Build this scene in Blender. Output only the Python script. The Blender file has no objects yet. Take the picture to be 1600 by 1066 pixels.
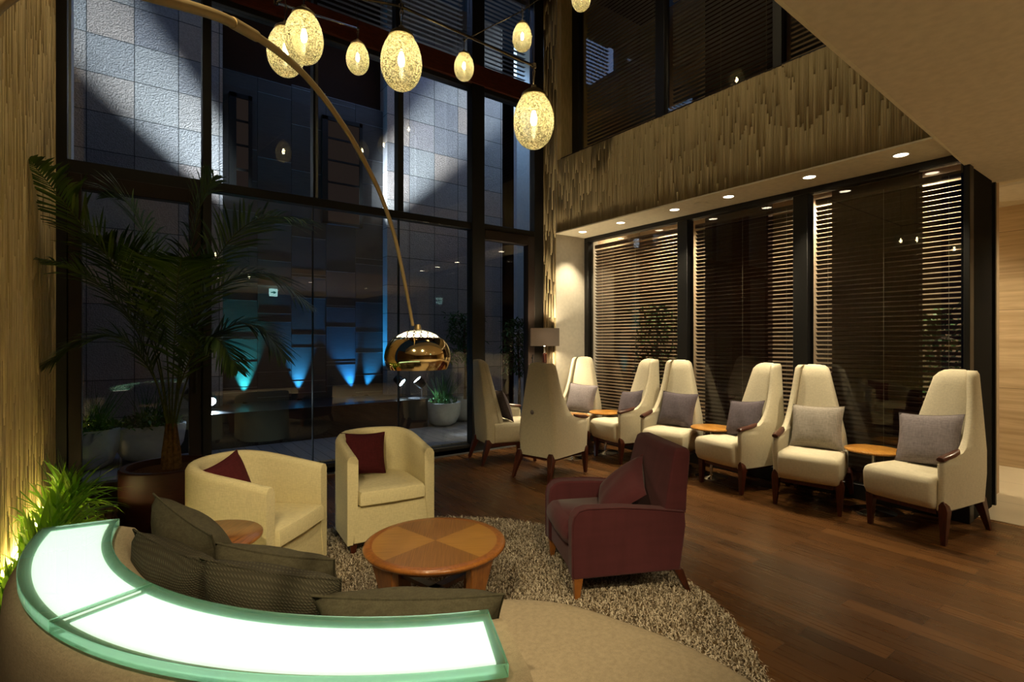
import bpy, math, random
import numpy as np
from mathutils import Vector, Matrix
random.seed(7)
rng = np.random.default_rng(7)
PI = math.pi
SC = bpy.context.scene
C = SC.collection

# ---------------------------------------------------------------- camera
cam = bpy.data.cameras.new('camera'); camo = bpy.data.objects.new('camera', cam); C.objects.link(camo)
YAW = math.atan2(590, 809)
camo.location = (0, 0, 1.45); camo.rotation_euler = (PI/2, 0, -YAW)
cam.sensor_width = 36; cam.lens = 809/1600*36; cam.clip_start = 0.05; cam.clip_end = 100
cam.shift_y = -0.0006
SC.camera = camo
# ---------------------------------------------------------------- world, exposure
w = bpy.data.worlds.new('night'); SC.world = w; w.use_nodes = True
w.node_tree.nodes['Background'].inputs[0].default_value = (0.015, 0.03, 0.06, 1)
w.node_tree.nodes['Background'].inputs[1].default_value = 0.25
SC.view_settings.view_transform = 'Standard'; SC.view_settings.look = 'None'
SC.view_settings.exposure = 0.0; SC.view_settings.gamma = 1; SC.view_settings.use_curve_mapping = False
try:
    SC.cycles.max_bounces = 8; SC.cycles.transparent_max_bounces = 24; SC.cycles.transmission_bounces = 8
    SC.cycles.diffuse_bounces = 4; SC.cycles.glossy_bounces = 4
    SC.cycles.sample_clamp_indirect = 4; SC.cycles.use_denoising = True
    SC.cycles.caustics_refractive = True; SC.cycles.caustics_reflective = False
except Exception:
    pass
WARM = (1.0, 0.80, 0.47); WARM2 = (1.0, 0.84, 0.56)
def kelvin_light(name, kind, loc, energy, col, target=None, size=0.04, angle=60, blend=0.6):
    l = bpy.data.lights.new(name, kind); l.energy = energy; l.color = col
    if kind == 'SPOT':
        l.spot_size = math.radians(angle); l.spot_blend = blend; l.shadow_soft_size = size
    elif kind == 'POINT':
        l.shadow_soft_size = size
    elif kind == 'AREA':
        l.size = size
    o = bpy.data.objects.new(name, l); o.location = loc; C.objects.link(o)
    if target is not None:
        o.rotation_euler = (Vector(target)-Vector(loc)).to_track_quat('-Z', 'Y').to_euler()
    return o
ZS = 2.945    # soffit height
ZC = 2.84     # low ceiling height
# ceiling spots of the lounge (their fixtures sit in the low ceiling out of frame), then added high fill
kelvin_light('ceiling_spot', 'SPOT', (-0.42, 0.45, 2.80), 190, WARM, (1.2, 2.55, 0.3), 0.03, 58, 0.7)
kelvin_light('ceiling_spot', 'SPOT', (0.75, -0.2, 2.80), 175, WARM, (1.35, 2.5, 0.3), 0.03, 56, 0.7)
kelvin_light('ceiling_spot', 'SPOT', (2.6, 0.2, 2.80), 16, WARM, (3.3, 1.6, 0.0), 0.05, 90, 0.8)
kelvin_light('high_fill_spot', 'SPOT', (2.0, 2.6, 6.3), 140, WARM, (4.9, 3.0, 3.6), 0.08, 80, 0.8)  # unseen flood added as warm fill on the gallery fascia
kelvin_light('high_fill_spot', 'SPOT', (1.6, 4.0, 6.3), 150, WARM, (-0.5, 4.4, 3.0), 0.08, 70, 0.8)  # second added flood, brightens the reed wall

# ---------------------------------------------------------------- node helpers
MATS = {}
def newmat(name):
    m = bpy.data.materials.new(name); m.use_nodes = True
    nt = m.node_tree
    for n in list(nt.nodes): nt.nodes.remove(n)
    out = nt.nodes.new('ShaderNodeOutputMaterial')
    MATS[name] = m
    return m, nt, out
def N(nt, typ, **kw):
    n = nt.nodes.new(typ)
    for k, v in kw.items():
        if k.startswith('i_'):
            key = k[2:].replace('_', ' ')
            n.inputs[key].default_value = v
        else:
            setattr(n, k, v)
    return n
def L(nt, a, b): nt.links.new(a, b)
def c4(c): return (c[0], c[1], c[2], 1)
def sr(r, g, b):
    f = lambda v: ((v/255+0.055)/1.055)**2.4 if v/255 > 0.04045 else v/255/12.92
    return (f(r), f(g), f(b))
def coords(nt, scale=(1, 1, 1), rot=(0, 0, 0)):
    t = N(nt, 'ShaderNodeTexCoord'); mp = N(nt, 'ShaderNodeMapping')
    mp.inputs['Scale'].default_value = scale; mp.inputs['Rotation'].default_value = rot
    L(nt, t.outputs['Object'], mp.inputs['Vector']); return mp.outputs['Vector']
def princ(nt, out, col=(0.5, 0.5, 0.5), rough=0.6, metal=0.0, spec=0.5, **kw):
    p = N(nt, 'ShaderNodeBsdfPrincipled')
    p.inputs['Base Color'].default_value = c4(col); p.inputs['Roughness'].default_value = rough
    p.inputs['Metallic'].default_value = metal; p.inputs['Specular IOR Level'].default_value = spec
    for k, v in kw.items(): p.inputs[k.replace('_', ' ')].default_value = v
    L(nt, p.outputs[0], out.inputs[0]); return p
def ramp(nt, fac, stops):
    r = N(nt, 'ShaderNodeValToRGB'); e = r.color_ramp.elements
    e[0].position, e[0].color = stops[0][0], c4(stops[0][1]); e[1].position, e[1].color = stops[-1][0], c4(stops[-1][1])
    for p, c in stops[1:-1]:
        x = e.new(p); x.color = c4(c)
    L(nt, fac, r.inputs[0]); return r.outputs[0]
def bump(nt, p, height, strength=0.3, dist=0.01):
    b = N(nt, 'ShaderNodeBump'); b.inputs['Strength'].default_value = strength; b.inputs['Distance'].default_value = dist
    L(nt, height, b.inputs['Height']); L(nt, b.outputs[0], p.inputs['Normal'])
def simple(name, col, rough=0.6, metal=0.0, spec=0.5, noise=0.0, nscale=20, **kw):
    m, nt, out = newmat(name); p = princ(nt, out, col, rough, metal, spec, **kw)
    n = N(nt, 'ShaderNodeTexNoise', i_Scale=nscale); L(nt, coords(nt), n.inputs['Vector'])
    k = noise if noise else 0.06
    c = ramp(nt, n.outputs[0], [(0.3, tuple(v*(1-k) for v in col)), (0.7, tuple(min(1, v*(1+k)) for v in col))])
    L(nt, c, p.inputs['Base Color']); return m
def fabric(name, col, scale=260, var=0.22, bst=0.35, sheen=0.0, weave='x'):
    m, nt, out = newmat(name); p = princ(nt, out, col, 0.92, 0, 0.15)
    p.inputs['Sheen Weight'].default_value = sheen
    v = coords(nt)
    n1 = N(nt, 'ShaderNodeTexNoise', i_Scale=scale*0.5, i_Detail=2); mp = N(nt, 'ShaderNodeMapping'); mp.inputs['Scale'].default_value = (1, 1, 0.18)
    L(nt, v, mp.inputs[0]); L(nt, mp.outputs[0], n1.inputs['Vector'])
    n2 = N(nt, 'ShaderNodeTexNoise', i_Scale=scale*0.5, i_Detail=2); mp2 = N(nt, 'ShaderNodeMapping'); mp2.inputs['Scale'].default_value = (0.18, 0.18, 1)
    L(nt, v, mp2.inputs[0]); L(nt, mp2.outputs[0], n2.inputs['Vector'])
    a = N(nt, 'ShaderNodeMath', operation='ADD'); L(nt, n1.outputs[0], a.inputs[0]); L(nt, n2.outputs[0], a.inputs[1])
    h = N(nt, 'ShaderNodeMath', operation='MULTIPLY'); h.inputs[1].default_value = 0.5; L(nt, a.outputs[0], h.inputs[0])
    c = ramp(nt, h.outputs[0], [(0.36, tuple(x*(1-var) for x in col)), (0.64, tuple(min(1, x*(1+var)) for x in col))])
    L(nt, c, p.inputs['Base Color']); bump(nt, p, h.outputs[0], bst, 0.002); return m
def knit(name, col, scale=140):
    m, nt, out = newmat(name); p = princ(nt, out, col, 0.9, 0, 0.2)
    v = coords(nt, (1, 1, 1), (0, 0, 0.0))
    w1 = N(nt, 'ShaderNodeTexWave', wave_type='BANDS', bands_direction='DIAGONAL', i_Scale=scale*0.35, i_Distortion=0.6)
    w2 = N(nt, 'ShaderNodeTexWave', wave_type='BANDS', bands_direction='Z', i_Scale=scale*0.3, i_Distortion=0.6)
    L(nt, v, w1.inputs[0]); L(nt, v, w2.inputs[0])
    mm = N(nt, 'ShaderNodeMath', operation='MULTIPLY'); L(nt, w1.outputs['Fac'], mm.inputs[0]); L(nt, w2.outputs['Fac'], mm.inputs[1])
    c = ramp(nt, mm.outputs[0], [(0.1, tuple(x*0.7 for x in col)), (0.8, tuple(x*1.3 for x in col))])
    L(nt, c, p.inputs['Base Color']); bump(nt, p, mm.outputs[0], 0.6, 0.003); return m
def wood(name, dark, light, scale=(1, 12, 12), rough=0.35, spec=0.5, coat=0.0):
    m, nt, out = newmat(name); p = princ(nt, out, light, rough, 0, spec); p.inputs['Coat Weight'].default_value = coat; p.inputs['Coat Roughness'].default_value = 0.15
    n = N(nt, 'ShaderNodeTexNoise', i_Scale=6, i_Detail=6, i_Distortion=0.6); L(nt, coords(nt, scale), n.inputs['Vector'])
    c = ramp(nt, n.outputs[0], [(0.3, dark), (0.7, light)]); L(nt, c, p.inputs['Base Color']); return m
def emis(name, col, strength):
    m, nt, out = newmat(name); e = N(nt, 'ShaderNodeEmission'); e.inputs[0].default_value = c4(col); e.inputs[1].default_value = strength
    L(nt, e.outputs[0], out.inputs[0]); return m

# ---------------------------------------------------------------- materials
def floor_wood():
    m, nt, out = newmat('walnut_planks'); p = princ(nt, out, (0.1, 0.05, 0.02), 0.3, 0, 0.5)
    v = coords(nt, (1, 1, 1), (0, 0, PI/2))
    b = N(nt, 'ShaderNodeTexBrick', offset=0.37, offset_frequency=2, squash=1.0)
    b.inputs['Scale'].default_value = 1; b.inputs['Brick Width'].default_value = 0.9; b.inputs['Row Height'].default_value = 0.12
    b.inputs['Mortar Size'].default_value = 0.0012; b.inputs['Bias'].default_value = 0.0
    b.inputs['Color1'].default_value = (0, 0, 0, 1); b.inputs['Color2'].default_value = (1, 1, 1, 1); b.inputs['Mortar'].default_value = (0.5, 0.5, 0.5, 1)
    L(nt, v, b.inputs['Vector'])
    base = ramp(nt, b.outputs['Color'], [(0.0, sr(66, 42, 20)), (0.3, sr(82, 53, 25)), (0.7, sr(90, 58, 28)), (1.0, sr(104, 69, 35))])
    # grain shifted per board
    cmb = N(nt, 'ShaderNodeVectorMath', operation='MULTIPLY_ADD'); cmb.inputs[1].default_value = (9, 9, 9); 
    L(nt, b.outputs['Color'], cmb.inputs[0]); 
    mp = N(nt, 'ShaderNodeMapping'); mp.inputs['Scale'].default_value = (1.0, 30, 1); L(nt, v, mp.inputs[0]); L(nt, mp.outputs[0], cmb.inputs[2])
    n = N(nt, 'ShaderNodeTexNoise', i_Scale=1.6, i_Detail=6, i_Roughness=0.55, i_Distortion=0.2); L(nt, cmb.outputs[0], n.inputs['Vector'])
    g = ramp(nt, n.outputs[0], [(0.25, (0.82, 0.82, 0.82)), (0.75, (1.12, 1.12, 1.12))])
    mx = N(nt, 'ShaderNodeMix', data_type='RGBA', blend_type='MULTIPLY'); mx.inputs[0].default_value = 1
    L(nt, base, mx.inputs[6]); L(nt, g, mx.inputs[7])
    mo = N(nt, 'ShaderNodeMix', data_type='RGBA'); L(nt, b.outputs['Fac'], mo.inputs[0]); L(nt, mx.outputs[2], mo.inputs[6]); mo.inputs[7].default_value = (0.008, 0.004, 0.002, 1)
    L(nt, mo.outputs[2], p.inputs['Base Color'])
    r = ramp(nt, n.outputs[0], [(0.2, (0.22,)*3), (0.8, (0.36,)*3)]); L(nt, r, p.inputs['Roughness'])
    inv = N(nt, 'ShaderNodeMath', operation='MULTIPLY'); inv.inputs[1].default_value = -1; L(nt, b.outputs['Fac'], inv.inputs[0])
    bump(nt, p, inv.outputs[0], 0.3, 0.002); return m
def stone_wall():
    m, nt, out = newmat('split_face_stone'); p = princ(nt, out, (0.3, 0.28, 0.27), 0.85, 0, 0.3)
    v = coords(nt, (1, 1, 1), (PI/2, 0, 0))
    t = N(nt, 'ShaderNodeTexCoord'); sx = N(nt, 'ShaderNodeSeparateXYZ'); L(nt, t.outputs['Object'], sx.inputs[0])
    cb = N(nt, 'ShaderNodeCombineXYZ'); L(nt, sx.outputs[0], cb.inputs[0]); L(nt, sx.outputs[2], cb.inputs[1])
    b = N(nt, 'ShaderNodeTexBrick', offset=0.0, offset_frequency=2)
    b.inputs['Scale'].default_value = 1; b.inputs['Brick Width'].default_value = 0.476; b.inputs['Row Height'].default_value = 0.476
    b.inputs['Mortar Size'].default_value = 0.005; b.inputs['Color1'].default_value = (0, 0, 0, 1); b.inputs['Color2'].default_value = (1, 1, 1, 1); b.inputs['Mortar'].default_value = (0.2, 0.2, 0.2, 1)
    L(nt, cb.outputs[0], b.inputs['Vector'])
    base = ramp(nt, b.outputs['Color'], [(0, sr(148, 142, 146)), (0.5, sr(176, 170, 168)), (0.8, sr(190, 168, 156)), (1, sr(168, 158, 160))])
    n = N(nt, 'ShaderNodeTexNoise', i_Scale=62, i_Detail=4, i_Roughness=0.6); L(nt, t.outputs['Object'], n.inputs['Vector'])
    g = ramp(nt, n.outputs[0], [(0.3, (0.75,)*3), (0.7, (1.1,)*3)])
    mx = N(nt, 'ShaderNodeMix', data_type='RGBA', blend_type='MULTIPLY'); mx.inputs[0].default_value = 1; L(nt, base, mx.inputs[6]); L(nt, g, mx.inputs[7])
    mo = N(nt, 'ShaderNodeMix', data_type='RGBA'); L(nt, b.outputs['Fac'], mo.inputs[0]); L(nt, mx.outputs[2], mo.inputs[6]); mo.inputs[7].default_value = (0.06, 0.06, 0.06, 1)
    L(nt, mo.outputs[2], p.inputs['Base Color'])
    n2 = N(nt, 'ShaderNodeTexNoise', i_Scale=2.2, i_Detail=1); L(nt, t.outputs['Object'], n2.inputs['Vector'])
    ad = N(nt, 'ShaderNodeMath', operation='MULTIPLY_ADD'); ad.inputs[1].default_value = 0.0; L(nt, n2.outputs[0], ad.inputs[0]); L(nt, n.outputs[0], ad.inputs[2])
    mad = N(nt, 'ShaderNodeMath', operation='MULTIPLY_ADD'); mad.inputs[1].default_value = -0.5; L(nt, b.outputs['Fac'], mad.inputs[0]); L(nt, ad.outputs[0], mad.inputs[2])
    mc = N(nt, 'ShaderNodeMath', operation='MULTIPLY_ADD'); mc.inputs[1].default_value = 0.2
    sp = N(nt, 'ShaderNodeSeparateColor'); L(nt, b.outputs['Color'], sp.inputs[0]); L(nt, sp.outputs[0], mc.inputs[0]); L(nt, mad.outputs[0], mc.inputs[2])
    bump(nt, p, mc.outputs[0], 1.0, 0.024); return m
def island_mat(name, stops, rough=0.8, spec=0.3, nscale=None, nk=0.15):
    m, nt, out = newmat(name); p = princ(nt, out, stops[0][1], rough, 0, spec)
    g = N(nt, 'ShaderNodeNewGeometry'); c = ramp(nt, g.outputs['Random Per Island'], stops)
    if nscale:
        n = N(nt, 'ShaderNodeTexNoise', i_Scale=nscale, i_Detail=5); L(nt, coords(nt, (1, 1, 0.12)), n.inputs['Vector'])
        k = ramp(nt, n.outputs[0], [(0.3, (1-nk,)*3), (0.7, (1+nk*0.6,)*3)])
        mx = N(nt, 'ShaderNodeMix', data_type='RGBA', blend_type='MULTIPLY'); mx.inputs[0].default_value = 1; L(nt, c, mx.inputs[6]); L(nt, k, mx.inputs[7]); c = mx.outputs[2]
    L(nt, c, p.inputs['Base Color']); return m
def window_glass(name='window_glass', k=1.0, tint=(0.93, 0.96, 0.95)):
    m, nt, out = newmat(name)
    tr = N(nt, 'ShaderNodeBsdfTransparent'); tr.inputs[0].default_value = c4(tint)
    gl = N(nt, 'ShaderNodeBsdfGlossy'); gl.inputs['Roughness'].default_value = 0.0
    fr = N(nt, 'ShaderNodeFresnel'); fr.inputs[0].default_value = 1.52
    mu = N(nt, 'ShaderNodeMath', operation='MULTIPLY', use_clamp=True); mu.inputs[1].default_value = k; L(nt, fr.outputs[0], mu.inputs[0])
    gm = N(nt, 'ShaderNodeNewGeometry'); iv = N(nt, 'ShaderNodeMath', operation='SUBTRACT'); iv.inputs[0].default_value = 1; L(nt, gm.outputs['Backfacing'], iv.inputs[1])
    m3 = N(nt, 'ShaderNodeMath', operation='MULTIPLY'); L(nt, mu.outputs[0], m3.inputs[0]); L(nt, iv.outputs[0], m3.inputs[1])
    mx = N(nt, 'ShaderNodeMixShader'); L(nt, m3.outputs[0], mx.inputs[0]); L(nt, tr.outputs[0], mx.inputs[1]); L(nt, gl.outputs[0], mx.inputs[2])
    L(nt, mx.outputs[0], out.inputs[0]); return m
def egg_glass():
    m, nt, out = newmat('crackled_egg_glass')
    tr = N(nt, 'ShaderNodeBsdfTransparent'); tr.inputs[0].default_value = (0.97, 0.96, 0.88, 1)
    df = N(nt, 'ShaderNodeBsdfTranslucent'); df.inputs[0].default_value = (0.92, 0.86, 0.56, 1)
    d2 = N(nt, 'ShaderNodeBsdfDiffuse'); d2.inputs[0].default_value = (0.8, 0.75, 0.5, 1)
    gl = N(nt, 'ShaderNodeBsdfGlossy'); gl.inputs['Roughness'].default_value = 0.08
    v = coords(nt)
    vo = N(nt, 'ShaderNodeTexVoronoi', feature='DISTANCE_TO_EDGE', i_Scale=140); n = N(nt, 'ShaderNodeTexNoise', i_Scale=130, i_Detail=3)
    L(nt, v, vo.inputs['Vector']); L(nt, v, n.inputs['Vector'])
    f1 = ramp(nt, vo.outputs['Distance'], [(0.0, (0.55,)*3), (0.16, (0.02,)*3)]); f2 = ramp(nt, n.outputs[0], [(0.49, (0.0,)*3), (0.56, (0.75,)*3)])
    ad = N(nt, 'ShaderNodeMath', operation='MAXIMUM'); L(nt, f1, ad.inputs[0]); L(nt, f2, ad.inputs[1])
    lw = N(nt, 'ShaderNodeLayerWeight'); lw.inputs[0].default_value = 0.35
    ad2 = N(nt, 'ShaderNodeMath', operation='MULTIPLY_ADD', use_clamp=True); ad2.inputs[1].default_value = 0.45; L(nt, lw.outputs['Facing'], ad2.inputs[0]); L(nt, ad.outputs[0], ad2.inputs[2])
    m0 = N(nt, 'ShaderNodeMixShader'); m0.inputs[0].default_value = 0.3; L(nt, df.outputs[0], m0.inputs[1]); L(nt, d2.outputs[0], m0.inputs[2])
    m1 = N(nt, 'ShaderNodeMixShader'); L(nt, ad2.outputs[0], m1.inputs[0]); L(nt, tr.outputs[0], m1.inputs[1]); L(nt, m0.outputs[0], m1.inputs[2])
    fr = N(nt, 'ShaderNodeFresnel'); fr.inputs[0].default_value = 1.45
    m2 = N(nt, 'ShaderNodeMixShader'); L(nt, fr.outputs[0], m2.inputs[0]); L(nt, m1.outputs[0], m2.inputs[1]); L(nt, gl.outputs[0], m2.inputs[2])
    L(nt, m2.outputs[0], out.inputs[0]); return m
def veneer_top():
    m, nt, out = newmat('quartered_cherry_veneer'); p = princ(nt, out, (0.4, 0.2, 0.05), 0.28, 0, 0.5)
    t = N(nt, 'ShaderNodeTexCoord'); s = N(nt, 'ShaderNodeSeparateXYZ'); L(nt, t.outputs['Object'], s.inputs[0])
    mu = N(nt, 'ShaderNodeMath', operation='MULTIPLY'); L(nt, s.outputs[0], mu.inputs[0]); L(nt, s.outputs[1], mu.inputs[1])
    gt = N(nt, 'ShaderNodeMath', operation='GREATER_THAN'); gt.inputs[1].default_value = 0; L(nt, mu.outputs[0], gt.inputs[0])
    def grain(rz, a, b):
        mp = N(nt, 'ShaderNodeMapping'); mp.inputs['Rotation'].default_value = (0, 0, rz); L(nt, t.outputs['Object'], mp.inputs[0])
        mp2 = N(nt, 'ShaderNodeMapping'); mp2.inputs['Scale'].default_value = (2, 55, 1); L(nt, mp.outputs[0], mp2.inputs[0])
        n = N(nt, 'ShaderNodeTexNoise', i_Scale=3, i_Detail=5); L(nt, mp2.outputs[0], n.inputs['Vector'])
        return ramp(nt, n.outputs[0], [(0.3, a), (0.7, b)])
    g1 = grain(PI/4, sr(150, 106, 46), sr(178, 130, 60)); g2 = grain(-PI/4, sr(118, 80, 36), sr(148, 102, 48))
    mx = N(nt, 'ShaderNodeMix', data_type='RGBA'); L(nt, gt.outputs[0], mx.inputs[0]); L(nt, g1, mx.inputs[6]); L(nt, g2, mx.inputs[7])
    L(nt, mx.outputs[2], p.inputs['Base Color']); p.inputs['Coat Weight'].default_value = 0.3; p.inputs['Coat Roughness'].default_value = 0.12; return m
def travertine(name, a, b, rough=0.4, floor=False):
    m, nt, out = newmat(name); p = princ(nt, out, a, rough)
    n = N(nt, 'ShaderNodeTexNoise', i_Scale=1.6, i_Detail=8, i_Distortion=0.4); L(nt, coords(nt, (0.8, 0.8, 14)), n.inputs['Vector'])
    c = ramp(nt, n.outputs[0], [(0.3, a), (0.7, b)])
    br = N(nt, 'ShaderNodeTexBrick', offset=0.0 if floor else 0.5); br.inputs['Scale'].default_value = 1; br.inputs['Brick Width'].default_value = 0.9 if floor else 1.8; br.inputs['Row Height'].default_value = 0.9
    br.inputs['Mortar Size'].default_value = 0.003
    t = N(nt, 'ShaderNodeTexCoord'); sx = N(nt, 'ShaderNodeSeparateXYZ'); L(nt, t.outputs['Object'], sx.inputs[0]); cb = N(nt, 'ShaderNodeCombineXYZ')
    L(nt, sx.outputs[0 if floor else 1], cb.inputs[0]); L(nt, sx.outputs[1 if floor else 2], cb.inputs[1]); L(nt, cb.outputs[0], br.inputs['Vector'])
    mo = N(nt, 'ShaderNodeMix', data_type='RGBA'); L(nt, br.outputs['Fac'], mo.inputs[0]); L(nt, c, mo.inputs[6]); mo.inputs[7].default_value = c4(tuple(x*0.45 for x in a))
    L(nt, mo.outputs[2], p.inputs['Base Color']); return m

floor_wood(); stone_wall(); window_glass(k=2.8); egg_glass(); veneer_top()
window_glass('blind_glass', 2.2, (0.9, 0.9, 0.88))
travertine('striped_limestone', sr(178, 152, 116), sr(214, 190, 152), 0.35)
travertine('limestone_tile', sr(196, 182, 156), sr(222, 208, 180), 0.35, True)
island_mat('ribbed_plaster', [(0, sr(158, 140, 104)), (0.5, sr(168, 150, 112)), (1, sr(180, 160, 122))], 0.85, 0.2, 40, 0.08)
island_mat('reed_wall', [(0, sr(196, 172, 124)), (0.5, sr(206, 182, 132)), (1, sr(214, 192, 142))], 0.85, 0.2, 60, 0.22)
fabric('cream_linen', sr(214, 202, 158), 420, 0.09)
fabric('oat_linen', sr(208, 198, 172), 420, 0.09)
fabric('mauve_grey_linen', sr(126, 118, 120), 240, 0.2)
fabric('dark_mauve_linen', sr(92, 84, 90), 240, 0.2)
fabric('light_grey_linen', sr(150, 142, 132), 240, 0.2)
fabric('burgundy_velvet', sr(78, 38, 42), 40, 0.10, 0.1, 0.10)
fabric('wine_cotton', sr(76, 28, 32), 220, 0.15)
fabric('taupe_weave', sr(154, 140, 116), 650, 0.14, 0.3)
knit('charcoal_knit', sr(64, 60, 48), 150)
fabric('charcoal_weave', sr(68, 64, 50), 400, 0.2)
wood('mahogany', sr(46, 18, 10), sr(84, 36, 20), (12, 12, 1.5), 0.35)
wood('dark_arm_wood', sr(50, 22, 14), sr(86, 44, 28), (2, 14, 14), 0.28, 0.5, 0.2)
wood('cherry', sr(128, 76, 30), sr(160, 100, 42), (10, 10, 2), 0.3, 0.5, 0.3)
wood('honey_veneer', sr(164, 108, 42), sr(206, 148, 66), (2, 26, 2), 0.28, 0.5, 0.2)
wood('striped_walnut', sr(92, 56, 26), sr(150, 98, 48), (2, 18, 2), 0.28, 0.5, 0.2)
wood('planter_wood', sr(40, 18, 11), sr(56, 26, 15), (3, 3, 20), 0.5, 0.3)
wood('beam_wood', sr(58, 24, 14), sr(86, 38, 22), (2, 14, 14), 0.5, 0.3)
simple('black_frame', sr(20, 19, 18), 0.45, 0.0, 0.4)
simple('matt_black', sr(16, 15, 14), 0.9, 0.0, 0.1)
simple('dark_bronze_frame', sr(34, 24, 20), 0.45, 0.2, 0.4)
simple('alu_strip', sr(150, 152, 155), 0.35, 0.9)
simple('chrome', (0.85, 0.85, 0.85), 0.08, 1.0)
simple('brushed_gold', sr(168, 148, 108), 0.5, 0.8)
simple('gold_mirror', sr(236, 216, 170), 0.07, 1.0)
simple('steel_rod', sr(170, 160, 140), 0.22, 1.0)
simple('white_soffit', sr(214, 202, 176), 0.8, 0, 0.2)
simple('ceiling_paint', sr(208, 194, 172), 0.85, 0, 0.2)
simple('white_wall', sr(200, 192, 176), 0.8, 0, 0.2)
simple('courtyard_white', sr(200, 208, 215), 0.8, 0, 0.2)
simple('outside_plaster', sr(190, 168, 138), 0.85, 0, 0.2)
simple('deep_brown_wall', sr(60, 40, 28), 0.8, 0, 0.2)
simple('white_ceramic', sr(208, 210, 212), 0.35)
simple('soil', sr(88, 60, 36), 0.95, 0, 0.1, 0.4, 60)
simple('black_plinth', sr(24, 22, 22), 0.35)
simple('fixture_black', sr(22, 24, 28), 0.4, 0.3)
simple('lampshade_cloth', sr(158, 140, 124), 0.9, 0, 0.1)
simple('slat_blind', sr(66, 42, 25), 0.5, 0, 0.3)
simple('dark_slat_blind', sr(120, 118, 120), 0.4, 0, 0.4)
simple('cord', sr(150, 140, 120), 0.7)
simple('white_plastic', sr(220, 214, 200), 0.5)
simple('room_dark_wall', sr(84, 64, 44), 0.8, 0, 0.2)
island_mat('rug_pile', [(0, sr(84, 72, 58)), (0.25, sr(134, 120, 100)), (0.6, sr(188, 174, 150)), (1, sr(220, 208, 186))], 0.95, 0.1)
simple('rug_base', sr(110, 92, 66), 0.95, 0, 0.1, 0.3, 90)
island_mat('palm_leaf', [(0, sr(38, 62, 18)), (0.5, sr(54, 82, 24)), (1, sr(80, 104, 30))], 0.45, 0.4)
island_mat('grass_leaf', [(0, sr(70, 120, 24)), (0.5, sr(112, 156, 38)), (1, sr(160, 190, 70))], 0.5, 0.35)
def leaf_mat(name, stops, tcol):
    m, nt, out = newmat(name); p = princ(nt, out, stops[0][1], 0.5, 0, 0.35)
    g = N(nt, 'ShaderNodeNewGeometry'); c = ramp(nt, g.outputs['Random Per Island'], stops); L(nt, c, p.inputs['Base Color'])
    t = N(nt, 'ShaderNodeBsdfTranslucent'); t.inputs[0].default_value = c4(tcol); mx = N(nt, 'ShaderNodeMixShader'); mx.inputs[0].default_value = 0.4
    L(nt, p.outputs[0], mx.inputs[1]); L(nt, t.outputs[0], mx.inputs[2]); L(nt, mx.outputs[0], out.inputs[0])
leaf_mat('grass_leaf', [(0, sr(60, 110, 24)), (0.5, sr(100, 150, 38)), (0.85, sr(150, 184, 64)), (1, sr(200, 210, 120))], sr(150, 200, 60))
island_mat('bush_leaf', [(0, sr(30, 66, 30)), (0.5, sr(48, 92, 38)), (1, sr(70, 120, 50))], 0.5, 0.3)
simple('palm_stem', sr(70, 78, 34), 0.6, 0, 0.3, 0.3)
simple('palm_bark', sr(96, 70, 40), 0.9, 0, 0.2, 0.4, 40)
def panel_metal():
    m, nt, out = newmat('bronze_panel'); p = princ(nt, out, (0.08, 0.09, 0.1), 0.45, 0.0, 0.5)
    n = N(nt, 'ShaderNodeTexNoise', i_Scale=8, i_Detail=4); L(nt, coords(nt, (0.6, 1, 30)), n.inputs['Vector'])
    L(nt, ramp(nt, n.outputs[0], [(0.3, sr(52, 50, 50)), (0.7, sr(76, 74, 74))]), p.inputs['Base Color']); bump(nt, p, n.outputs[0], 0.2, 0.003)
panel_metal()
def decking():
    m, nt, out = newmat('deck_boards'); p = princ(nt, out, (0.3, 0.3, 0.3), 0.6)
    b = N(nt, 'ShaderNodeTexBrick', offset=0.5); b.inputs['Scale'].default_value = 1; b.inputs['Brick Width'].default_value = 2.4; b.inputs['Row Height'].default_value = 0.14
    b.inputs['Mortar Size'].default_value = 0.003; b.inputs['Color1'].default_value = c4(sr(150, 146, 146)); b.inputs['Color2'].default_value = c4(sr(132, 128, 130)); b.inputs['Mortar'].default_value = (0.01, 0.01, 0.01, 1)
    L(nt, coords(nt, (1, 1, 1), (0, 0, PI/2)), b.inputs['Vector']); L(nt, b.outputs['Color'], p.inputs['Base Color'])
decking()
emis('downlight_glow', (1.0, 0.86, 0.62), 14)
emis('bulb_glow', (1.0, 0.82, 0.42), 60)
emis('counter_glow', (1.0, 0.96, 0.80), 2.5)
emis('sign_glow', (0.55, 1.0, 0.95), 5)
emis('sign_green', (0.0, 0.35, 0.28), 1.5)
emis('cool_glow', (0.75, 0.9, 1.0), 25)
emis('lampshade_glow', (1.0, 0.7, 0.4), 10)
emis('dim_window', (0.5, 0.34, 0.3), 0.035)
emis('arc_inner_glow', (1.0, 0.85, 0.5), 8)
def slab_glass():
    m, nt, out = newmat('green_slab_glass')
    g = N(nt, 'ShaderNodeBsdfGlass'); g.inputs['IOR'].default_value = 1.5; g.inputs['Color'].default_value = (0.84, 0.98, 0.90, 1)
    d = N(nt, 'ShaderNodeBsdfTranslucent'); d.inputs[0].default_value = (0.55, 0.95, 0.76, 1)
    mx = N(nt, 'ShaderNodeMixShader'); mx.inputs[0].default_value = 0.25; L(nt, g.outputs[0], mx.inputs[1]); L(nt, d.outputs[0], mx.inputs[2]); L(nt, mx.outputs[0], out.inputs[0])
slab_glass()
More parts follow.
